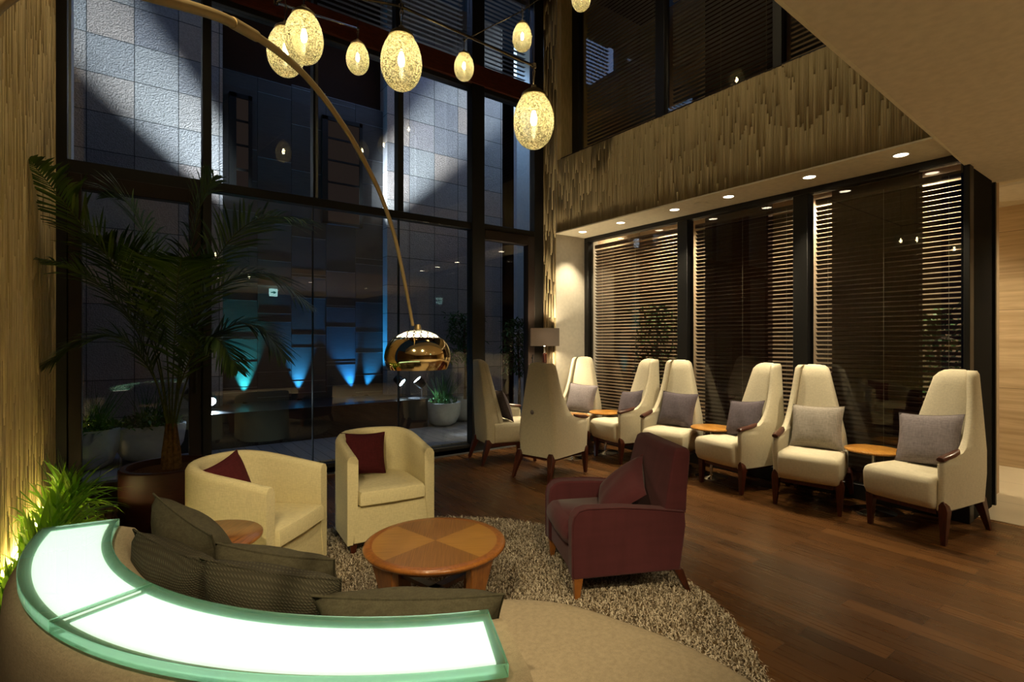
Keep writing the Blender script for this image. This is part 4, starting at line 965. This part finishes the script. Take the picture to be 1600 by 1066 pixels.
MB().bb(-0.28, 0.318, -0.236, 0.236, 0.125, 0.29).build('seat_base', 'burgundy_velvet', bc, bevel=0.01)
rr = []
for z, ix in [(0.285, 0.03), (0.30, 0.005), (0.34, -0.008), (0.385, 0.0), (0.41, 0.02), (0.42, 0.06)]:
    rr.append([(-0.22, -0.234, z), (0.33-ix, -0.234+ix*0.3, z), (0.352-ix, -0.2, z), (0.36-ix, 0, z), (0.352-ix, 0.2, z), (0.33-ix, 0.234-ix*0.3, z), (-0.22, 0.234, z)])
MB().loft(rr).build('seat', 'burgundy_velvet', bc, smooth=True, angle=50)
rr = []
for z, x0, x1, hw in [(0.14, -0.335, -0.22, 0.235), (0.40, -0.345, -0.19, 0.235), (0.49, -0.350, -0.22, 0.30), (0.60, -0.355, -0.235, 0.30), (0.80, -0.380, -0.275, 0.285), (0.85, -0.385, -0.290, 0.278), (0.868, -0.37, -0.31, 0.26)]:
    rr.append([(x0, -hw, z), (x1, -hw, z), (x1+0.012, -hw*0.5, z), (x1+0.014, 0, z), (x1+0.012, hw*0.5, z), (x1, hw, z), (x0, hw, z)])
MB().loft(rr).build('backrest', 'burgundy_velvet', bc, bevel=0.01, seg=3, angle=60)
for s in (-1, 1):
    for sx_, top, bot in ((1, 0.295, 0.30), (-1, -0.29, -0.36)):
        MB().loft([[(cx-w_, s*0.295-w_, z), (cx+w_, s*0.295-w_, z), (cx+w_, s*0.295+w_, z), (cx-w_, s*0.295+w_, z)] for z, w_, cx in ((-0.01, 0.014, bot), (0.14, 0.027, top))]).build('leg', 'cherry' if sx_ > 0 else 'mahogany', bc, bevel=0.002, seg=1)
o = pil(0.42, 0.38, 0.14, 'burgundy_velvet')
R = Matrix.Rotation(ang(-0.89, 0.455), 4, 'Z'); R.translation = Vector((2.385, 2.236, 0.02)); bc.scale = (1, 1, 0.93)
X = Vector((0, 1, 0)); Z = Vector((-0.75, 0, 0.8)).normalized(); Rr = Matrix.Rotation(-0.5, 3, X.cross(Z)); X, Z = Rr @ X, Rr @ Z
M = Matrix((X, Z.cross(X), Z)).transposed().to_4x4(); M.translation = Vector((-0.07, 0.0, 0.50)); o.matrix_world = R @ M; del o['h']; tag(o, 'burgundy velvet cushion leaning in the burgundy armchair', 'cushion')

# ---- coffee table
ct = thing('coffee_table', 'round cherry coffee table with a quartered veneer top on the rug', 'coffee table', (1.275, 2.43, 0.02), math.radians(14))
MB().lathe([(0.318, 0.36), (0.318, 0.332), (0.305, 0.332), (0.305, 0.36)], seg=64, cap=False).build('apron', 'cherry', ct, smooth=True, angle=50)
MB().lathe([(0.335, 0.352), (0.362, 0.358), (0.368, 0.368), (0.366, 0.376), (0.355, 0.381), (0.322, 0.381), (0.322, 0.352)], seg=72, cap=False).build('rim', 'cherry', ct, smooth=True, angle=60)
MB().lathe([(0.001, 0.355), (0.322, 0.355), (0.322, 0.3812), (0.001, 0.3812)], seg=72).build('tabletop', 'quartered_cherry_veneer', ct)
for k in range(4):
    g = PI/2*k; R = Matrix.Rotation(g, 3, 'Z'); rg = []
    for z, r, w_, t_ in ((0.0, 0.255, 0.035, 0.02), (0.12, 0.275, 0.042, 0.022), (0.24, 0.30, 0.055, 0.022), (0.335, 0.318, 0.075, 0.02), (0.355, 0.322, 0.085, 0.018)):
        rg.append([tuple(R @ Vector(p)) for p in ((r-t_, -w_, z), (r+t_, -w_, z), (r+t_, w_, z), (r-t_, w_, z))])
    MB().loft(rg).build('leg', 'cherry', ct, bevel=0.004, seg=2)
    if k < 2: MB().box((0, 0, 0.13), (0.5, 0.05, 0.022), rz=g).build('stretcher', 'mahogany', ct)

# ---- round shag rug
rug = thing('rug', 'round beige shag rug under the coffee table', 'rug', (1.125, 2.37, 0))
RR = 1.62
MB().lathe([(RR-0.01, 0), (RR, 0.004), (RR-0.005, 0.012), (0.001, 0.012)], seg=96).build('backing', 'rug_base', rug, smooth=True)
nb = 90000
a_ = rng.uniform(0, 2*PI, nb); r_ = RR*np.sqrt(rng.uniform(0, 1, nb)); px = r_*np.cos(a_); py = r_*np.sin(a_)
keep = ~((np.hypot(px+1.125-1.205, py+2.37-2.26) > 1.12) & (py+px < -0.3)); px, py = px[keep], py[keep]; nb = len(px)
g_ = rng.uniform(0, 2*PI, nb); ln = rng.uniform(0.012, 0.034, nb); hh = rng.uniform(0.012, 0.024, nb); wd = rng.uniform(0.0018, 0.0035, nb)
dx, dy = np.cos(g_), np.sin(g_); nx, ny = -dy*wd, dx*wd; z0 = np.full(nb, 0.010)
V = np.stack([np.stack([px-nx, py-ny, z0], 1), np.stack([px+nx, py+ny, z0], 1),
              np.stack([px+dx*ln*0.5+nx, py+dy*ln*0.5+ny, z0+hh], 1), np.stack([px+dx*ln*0.5-nx, py+dy*ln*0.5-ny, z0+hh], 1),
              np.stack([px+dx*ln+nx*0.5, py+dy*ln+ny*0.5, z0+hh*0.7], 1), np.stack([px+dx*ln-nx*0.5, py+dy*ln-ny*0.5, z0+hh*0.7], 1)], 1)
base = (np.arange(nb)*6)[:, None]
F = np.concatenate([base+np.array([0, 1, 2, 3]), base+np.array([3, 2, 4, 5])], 0)
rp = fastmesh('pile', V.reshape(-1, 3), F, 'rug_pile', rug); rp['kind'] = 'stuff'

# ---- curved sofa with glowing glass counter
SCX, SCY = 1.205, 2.26
A0, A1 = math.radians(171), math.radians(360-112.5)   # counter-clockwise from left end to right end
sofa = thing('curved_sofa', 'large curved taupe sofa wrapping the rug, with a glowing ledge along its back', 'sofa', (SCX, SCY, 0))
def arc_ring_loft(prof, a0, a1, n=48, r_end=0.0):
    rings = []
    for k in range(n+1):
        a = a0+(a1-a0)*k/n; rings.append([(r*math.cos(a), r*math.sin(a), z) for r, z in prof])
    return MB().loft(rings)
back_prof = [(1.16, 0.05), (1.10, 0.40), (1.13, 0.50), (1.175, 0.62), (1.20, 0.69), (1.225, 0.722), (1.27, 0.736), (1.48, 0.736), (1.505, 0.728), (1.525, 0.70), (1.535, 0.60), (1.535, 0.05)]
arc_ring_loft(back_prof, A0-0.03, A1+0.035).build('backrest', 'taupe_weave', sofa, smooth=True, angle=60)
inn = [(0.50, 2.78), (0.50, 2.45), (0.69, 2.055), (1.025, 1.844), (1.352, 1.592), (1.484, 1.30), (1.545, 0.99), (1.49, 0.68), (1.25, 0.42), (0.9, 0.42), (0.62, 0.62)]
ou = [(SCX+1.2*math.cos(a), SCY+1.2*math.sin(a)) for a in [A1-(A1-A0)*k/8 for k in range(1, 9)]]
poly = catmull([(x, y, 0) for x, y in inn+ou], 6, True)
cx_ = sum(p.x for p in poly)/len(poly); cy_ = sum(p.y for p in poly)/len(poly)
rings = []
for z, ix in [(0.06, 0.02), (0.30, 0.0), (0.38, 0.0), (0.405, 0.012), (0.418, 0.04), (0.424, 0.10)]:
    ring = []
    n = len(poly)
    for i, p in enumerate(poly):
        t_ = (poly[(i+1) % n]-poly[i-1]).normalized(); nrm = Vector((t_.y, -t_.x, 0))
        ring.append((p, nrm))
    area = sum(poly[i].x*poly[(i+1) % n].y-poly[(i+1) % n].x*poly[i].y for i in range(n)); sg = -1 if area > 0 else 1
    rings.append([(p.x+nrm.x*ix*sg-SCX, p.y+nrm.y*ix*sg-SCY, z) for p, nrm in ring])
MB().loft(rings).build('seat', 'taupe_weave', sofa, smooth=True, angle=50)
# ledge
led = thing('glass_ledge', 'glowing white curved ledge of green-edged glass on the sofa back', 'ledge', (SCX, SCY, 0.738))
RI, RO = 1.268, 1.495
def sector(r0, r1, a0, a1, z0, z1, n): return arc_ring_loft([(r0, z0), (r1, z0), (r1, z1), (r0, z1)], a0, a1, n)
joints = [A0-math.radians(3), math.radians(360-156.6), math.radians(360-112.5)]
joints[0] = math.radians(170.5)
for k in range(2):
    a0, a1 = joints[k], joints[k+1]-(0.002 if k == 0 else 0)
    sector(RI+0.028, RO-0.032, a0+0.018, a1-(0.014 if k else 0.0), 0.000, 0.003, 40).build('light_panel', 'counter_glow', led)
    sector(RI, RO, a0, a1, 0.006, 0.036, 40).build('glass_slab', 'green_slab_glass', led, bevel=0.0015, seg=1)
# sofa cushions
SG = 'dark cushions leaning on the curved sofa back'
def sofa_pillow(w_, h_, t_, mat, A, Bp, lab, tilt=0.5):
    o = pil(w_, h_, t_, mat); A, Bp = Vector(A), Vector(Bp); mid = (A+Bp)/2; inward = (Vector((SCX, SCY, 0))-Vector((mid.x, mid.y, 0))).normalized()
    place_pillow(o, A, Bp, Vector((inward.x*tilt, inward.y*tilt, -1)), lab, SG)
sofa_pillow(0.52, 0.44, 0.20, 'charcoal_weave', (0.06, 2.42, 0.86), (0.20, 1.93, 0.82), 'charcoal cushion with a high pointed corner at the sofa end', 0.35)
sofa_pillow(0.46, 0.42, 0.20, 'charcoal_knit', (0.00, 2.20, 0.80), (0.17, 1.79, 0.79), 'dark knitted cushion in front of the pointed charcoal one', 0.3)
sofa_pillow(0.46, 0.42, 0.20, 'charcoal_knit', (0.16, 1.80, 0.80), (0.47, 1.47, 0.775), 'dark knitted cushion at the middle of the sofa bend', 0.35)
sofa_pillow(0.44, 0.40, 0.19, 'charcoal_weave', (0.20, 1.96, 0.79), (0.51, 1.63, 0.765), 'charcoal cushion leaning on the knitted one at the bend', 0.4)
sofa_pillow(0.52, 0.38, 0.20, 'charcoal_weave', (0.40, 1.44, 0.76), (0.80, 1.16, 0.76), 'long olive-charcoal cushion beside the open end of the sofa', 0.45)

# ================================================================ PLANTS
def leaf_strip(V_, F_, base, d, up, length, width, droop, n=4, fold=0.0):
    """blade along d, drooping in -Z"""
    o = len(V_); side = d.cross(up).normalized(); p = Vector(base)
    dd = Vector(d)
    for i in range(n+1):
        t = i/n; w_ = width*(math.sin(PI*min(1, t*0.9+0.12))**0.8)*(1 if i < n else 0.05)
        V_.append(tuple(p-side*w_/2)); V_.append(tuple(p+side*w_/2))
        dd = (dd+Vector((0, 0, -droop/n))).normalized(); p = p+dd*length/n
    for i in range(n): F_.append((o+2*i, o+2*i+1, o+2*i+3, o+2*i+2))
def frond(parent, pts, nleaf=44, llen=0.34, width=0.014, droop=0.5, spread=0.9, mat='palm_leaf', rad=0.008):
    P = catmull(pts, 8); m = MB(); m.tube(P, [rad*(1-0.8*i/len(P)) for i in range(len(P))], 6)
    r = m.build('frond', 'palm_stem', parent, smooth=True)
    V_, F_ = [], []; n = len(P)
    for k in range(nleaf):
        t = 0.30+0.70*k/(nleaf-1); f = t*(n-1); i = min(int(f), n-2); p = P[i].lerp(P[i+1], f-i); tn = (P[i+1]-P[i]).normalized()
        side = tn.cross(Vector((0, 0, 1)));
        if side.length < 0.05: side = Vector((1, 0, 0))
        side.normalize(); upv = side.cross(tn).normalized()
        ll = llen*(math.sin(PI*min(1, (t-0.30)/0.70*0.85+0.15))**0.6)
        for s in (-1, 1):
            d = (tn*spread+side*s*0.85+upv*random.uniform(0.0, 0.35)+Vector((random.uniform(-.06, .06),)*3)).normalized()
            leaf_strip(V_, F_, p, d, upv, ll*random.uniform(0.9, 1.08), width, droop*random.uniform(0.7, 1.3), 3)
    fastmesh('leaflets', V_, F_, mat, r)
pp = thing('potted_palm', 'tall dark kentia palm in a round brown wooden planter by the door', 'palm', (0.24, 5.02, 0))
MB().lathe([(0.33, 0.0), (0.345, 0.02), (0.345, 0.44), (0.335, 0.45), (0.30, 0.45), (0.295, 0.40), (0.29, 0.38)], seg=48, cap=False).build('planter', 'planter_wood', pp, smooth=True)
MB().lathe([(0.295, 0.37), (0.28, 0.40), (0.12, 0.415), (0.001, 0.42)], seg=32).build('soil', 'soil', pp, smooth=True)
tr = MB()
for k in range(7):
    a = k*0.9; tr.tube([(0.05*math.cos(a), 0.05*math.sin(a), 0.38), (0.045*math.cos(a), 0.045*math.sin(a), 0.55), (0.03*math.cos(a), 0.03*math.sin(a), 0.78)], [0.03, 0.024, 0.01], 7)
tr.build('trunk', 'palm_bark', pp, smooth=True)
# frond tips given in the camera-right (r), away (q), up frame around the trunk
Rv = Vector((math.cos(YAW), -math.sin(YAW), 0)); Fv = Vector((math.sin(YAW), math.cos(YAW), 0))
def W_(r, q, z): v = Rv*r+Fv*q; return (v.x, v.y, z)
FR = [([W_(0, 0, .6), W_(-.06, -.1, 1.35), W_(-.16, -.35, 1.95), W_(-.27, -.65, 2.35), W_(-.24, -.98, 2.58)], .40),
      ([W_(0, 0, .6), W_(-.03, -.02, 1.5), W_(-.10, -.05, 2.1), W_(-.25, -.1, 2.5), W_(-.36, -.16, 2.6)], .42),
      ([W_(0, 0, .6), W_(.12, 0, 1.5), W_(.36, 0, 2.1), W_(.72, -.05, 2.42), W_(1.18, -.1, 2.40)], .44),
      ([W_(0, 0, .6), W_(.08, .05, 1.3), W_(.30, .08, 1.85), W_(.70, .10, 2.0), W_(1.10, .12, 1.72)], .42),
      ([W_(0, 0, .6), W_(-.06, -.08, 1.1), W_(-.18, -.25, 1.45), W_(-.34, -.45, 1.45), W_(-.46, -.62, 1.28)], .32),
      ([W_(0, 0, .6), W_(.10, -.06, 1.05), W_(.32, -.16, 1.42), W_(.52, -.24, 1.45), W_(.70, -.3, 1.22)], .34),
      ([W_(0, 0, .6), W_(-.05, -.04, 1.2), W_(-.12, -.12, 1.7), W_(-.18, -.25, 2.05), W_(-.22, -.42, 2.2)], .44),
      ([W_(0, 0, .6), W_(.05, -.05, 1.2), W_(.13, -.14, 1.65), W_(.24, -.28, 1.95), W_(.36, -.42, 2.05)], .42),
      ([W_(0, 0, .6), W_(-.08, -.05, 1.1), W_(-.20, -.2, 1.65), W_(-.36, -.45, 1.95), W_(-.46, -.75, 2.0)], .36),
      ([W_(0, 0, .6), W_(.03, .08, 1.4), W_(.05, .15, 2.1), W_(.12, .2, 2.6), W_(.22, .22, 2.85)], .40),
      ([W_(0, 0, .6), W_(.14, .03, 1.2), W_(.42, .05, 1.55), W_(.70, .05, 1.55), W_(.92, .02, 1.30)], .36)]
for pts, ll in FR: frond(pp, pts, 56, ll*1.08, 0.019, 0.5)

# grassy planting along the reed wall
tro = thing('planter_trough', 'dark low planter trough along the reed wall', 'planter', (0, 0, 0))
MB().bb(-0.525, -0.27, 3.05, 4.9, 0, 0.26).build('box', 'planter_wood', tro, bevel=0.005)
MB().bb(-0.52, -0.32, 2.2, 3.05, 0, 0.26).build('box', 'planter_wood', tro, bevel=0.005)
def tuft(loc, nb, hmin, hmax, label, width=0.026):
    t = thing('spider_plant', label, 'plant', loc, 0, 'grassy plants in the trough by the reed wall')
    V_, F_ = [], []
    crowns = [(random.uniform(-.05, .07), random.uniform(-.14, .14), random.uniform(0.0, 0.12)) for _ in range(5)]
    for k in range(nb):
        cx, cy, cz = crowns[k % 5]
        a = random.uniform(0, 2*PI); el = random.uniform(0.25, 1.35); d = Vector((math.cos(a)*math.cos(el), math.sin(a)*math.cos(el), math.sin(el)))
        if d.x < -0.1: d.x *= 0.15; d.normalize()
        leaf_strip(V_, F_, (cx, cy, cz), d, Vector((0, 0, 1)) if abs(d.z) < .95 else Vector((1, 0, 0)), random.uniform(hmin, hmax), width*random.uniform(.6, 1.2), random.uniform(0.5, 1.6), 6)
    fastmesh('leaves', V_, F_, 'grass_leaf', t)
PL = [(2.30, 0.44, 'closest to the camera'), (2.62, 0.42, 'just beyond the end of the glowing ledge'), (2.95, 0.40, 'above the brightest wall glow'), (3.3, 0.40, 'with blades leaning on the wall'),
      (3.65, 0.38, 'midway along the trough'), (4.0, 0.38, 'just before the far clumps'), (4.35, 0.38, 'second from the window'), (4.7, 0.40, 'nearest the window post')]
for k, (y, h_, wh) in enumerate(PL):
    tuft((-0.385, y, 0.25), 130, h_*0.55, h_*1.0, 'bright green spider plant in the trough, '+wh)
# warm strip light lying behind the plants at the wall foot
sl = tag(MB().bb(-0.515, -0.498, 2.3, 4.85, 0.262, 0.29).build('strip_light', emis('strip_glow', (1.0, 0.76, 0.30), 55)), 'warm linear light hidden behind the plants at the foot of the reed wall', 'strip light')

# courtyard pots
def bowl_pot(name, label, loc, r, h, stretch=1.0, plant=None, pl_label=''):
    t = thing(name, label, 'planter', loc, 0, 'white bowl planters on the deck')
    m = MB().lathe([(r*0.45, 0), (r*0.72, h*0.12), (r*0.93, h*0.45), (r, h*0.85), (r, h), (r*0.92, h), (r*0.9, h*0.85), (0.001, h*0.82)], seg=40)
    m.v = [(x*stretch, y, z) for x, y, z in m.v]; m.build('bowl', 'white_ceramic', t, smooth=True, angle=50)
    MB().lathe([(r*0.9, h*0.84), (0.001, h*0.92)], seg=24, cap=False).build('soil', 'soil', t, smooth=True)
    return t
def bushy(loc, r, h, nb, label, grass=0, llen=0.06):
    t = thing('potted_shrub', label, 'plant', loc, 0, 'greenery in the courtyard bowls')
    V_, F_ = [], []
    for k in range(nb):
        a = random.uniform(0, 2*PI); q = r*math.sqrt(random.random()); z = random.uniform(0, h*0.3)*(1-(q/r)**2*0.6)
        el = random.uniform(-0.2, 1.3); b = random.uniform(0, 2*PI); d = Vector((math.cos(b)*math.cos(el), math.sin(b)*math.cos(el), math.sin(el)))
        leaf_strip(V_, F_, (q*math.cos(a), q*math.sin(a), z), d, Vector((0.1, 0.2, 1)), llen*random.uniform(.6, 1.3), llen*0.4, 0.6, 3)
    for k in range(grass):
        a = random.uniform(0, 2*PI); el = random.uniform(0.9, 1.5); d = Vector((math.cos(a)*math.cos(el), math.sin(a)*math.cos(el), math.sin(el)))
        leaf_strip(V_, F_, (random.uniform(-r, r)*.4, random.uniform(-r, r)*.4, 0), d, Vector((0.3, 0.1, 1)), h*random.uniform(.6, 1.05), 0.008, 0.35, 6)
    fastmesh('leaves', V_, F_, 'bush_leaf', t)
bowl_pot('planter_bowl', 'white bowl planter on the deck just under the golden dome', (3.98, 7.33, 0.1), 0.29, 0.37)
bushy((3.98, 7.33, 0.43), 0.22, 0.62, 260, 'grassy shrub in the white bowl under the golden dome', 90)
bowl_pot('planter_bowl', 'white pot on the deck half hidden by the thick mullion', (4.50, 7.55, 0.1), 0.25, 0.38)
bowl_pot('planter_bowl', 'wide white bowl planter on the deck behind the palm', (0.14, 7.15, 0.1), 0.26, 0.40, 1.35)
bushy((0.14, 7.15, 0.46), 0.30, 0.6, 500, 'low shrub in the wide white bowl behind the palm', 60, 0.08)
bowl_pot('planter_bowl', 'tall white pot on the deck beside the reed wall end', (-0.36, 7.0, 0.1), 0.24, 0.42)
bushy((-0.36, 7.0, 0.48), 0.24, 0.6, 300, 'dark shrub in the tall white pot beside the wall end', 60, 0.08)
# tree behind the thick mullion and beyond the far window blinds
def tree(loc, label, h, n, r):
    t = thing('courtyard_tree', label, 'tree', loc, 0, 'slender trees outside')
    MB().tube([(0, 0, 0), (0.03, 0.02, h*0.35), (-0.02, 0, h*0.7), (0.02, 0.02, h*0.95)], [0.03, 0.024, 0.016, 0.006], 8).build('trunk', 'palm_bark', t, smooth=True)
    V_, F_ = [], []
    for k in range(n):
        z = h*random.uniform(0.45, 1.0); a = random.uniform(0, 2*PI); q = r*random.random()**0.6; b = random.uniform(0, 2*PI); el = random.uniform(-.5, 1)
        leaf_strip(V_, F_, (q*math.cos(a), q*math.sin(a), z), Vector((math.cos(b)*math.cos(el), math.sin(b)*math.cos(el), math.sin(el))), Vector((.1, .2, 1)), 0.13, 0.03, .6, 3)
    fastmesh('foliage', V_, F_, 'bush_leaf', t)
tree((4.52, 7.55, 0.41), 'slender leafy tree in the white pot by the thick mullion', 1.5, 900, 0.34)
tree((5.4, 7.2, 0.1), 'slender leafy tree outside near the pale side wall', 1.7, 900, 0.30)

tree((6.24, 1.60, 0.0), 'slender tree seen as a silhouette through the blind nearest the corridor', 1.75, 600, 0.17)
tree((6.05, 4.75, 0.0), 'slender tree seen as a silhouette through the blind nearest the lamp corner', 1.95, 700, 0.34)
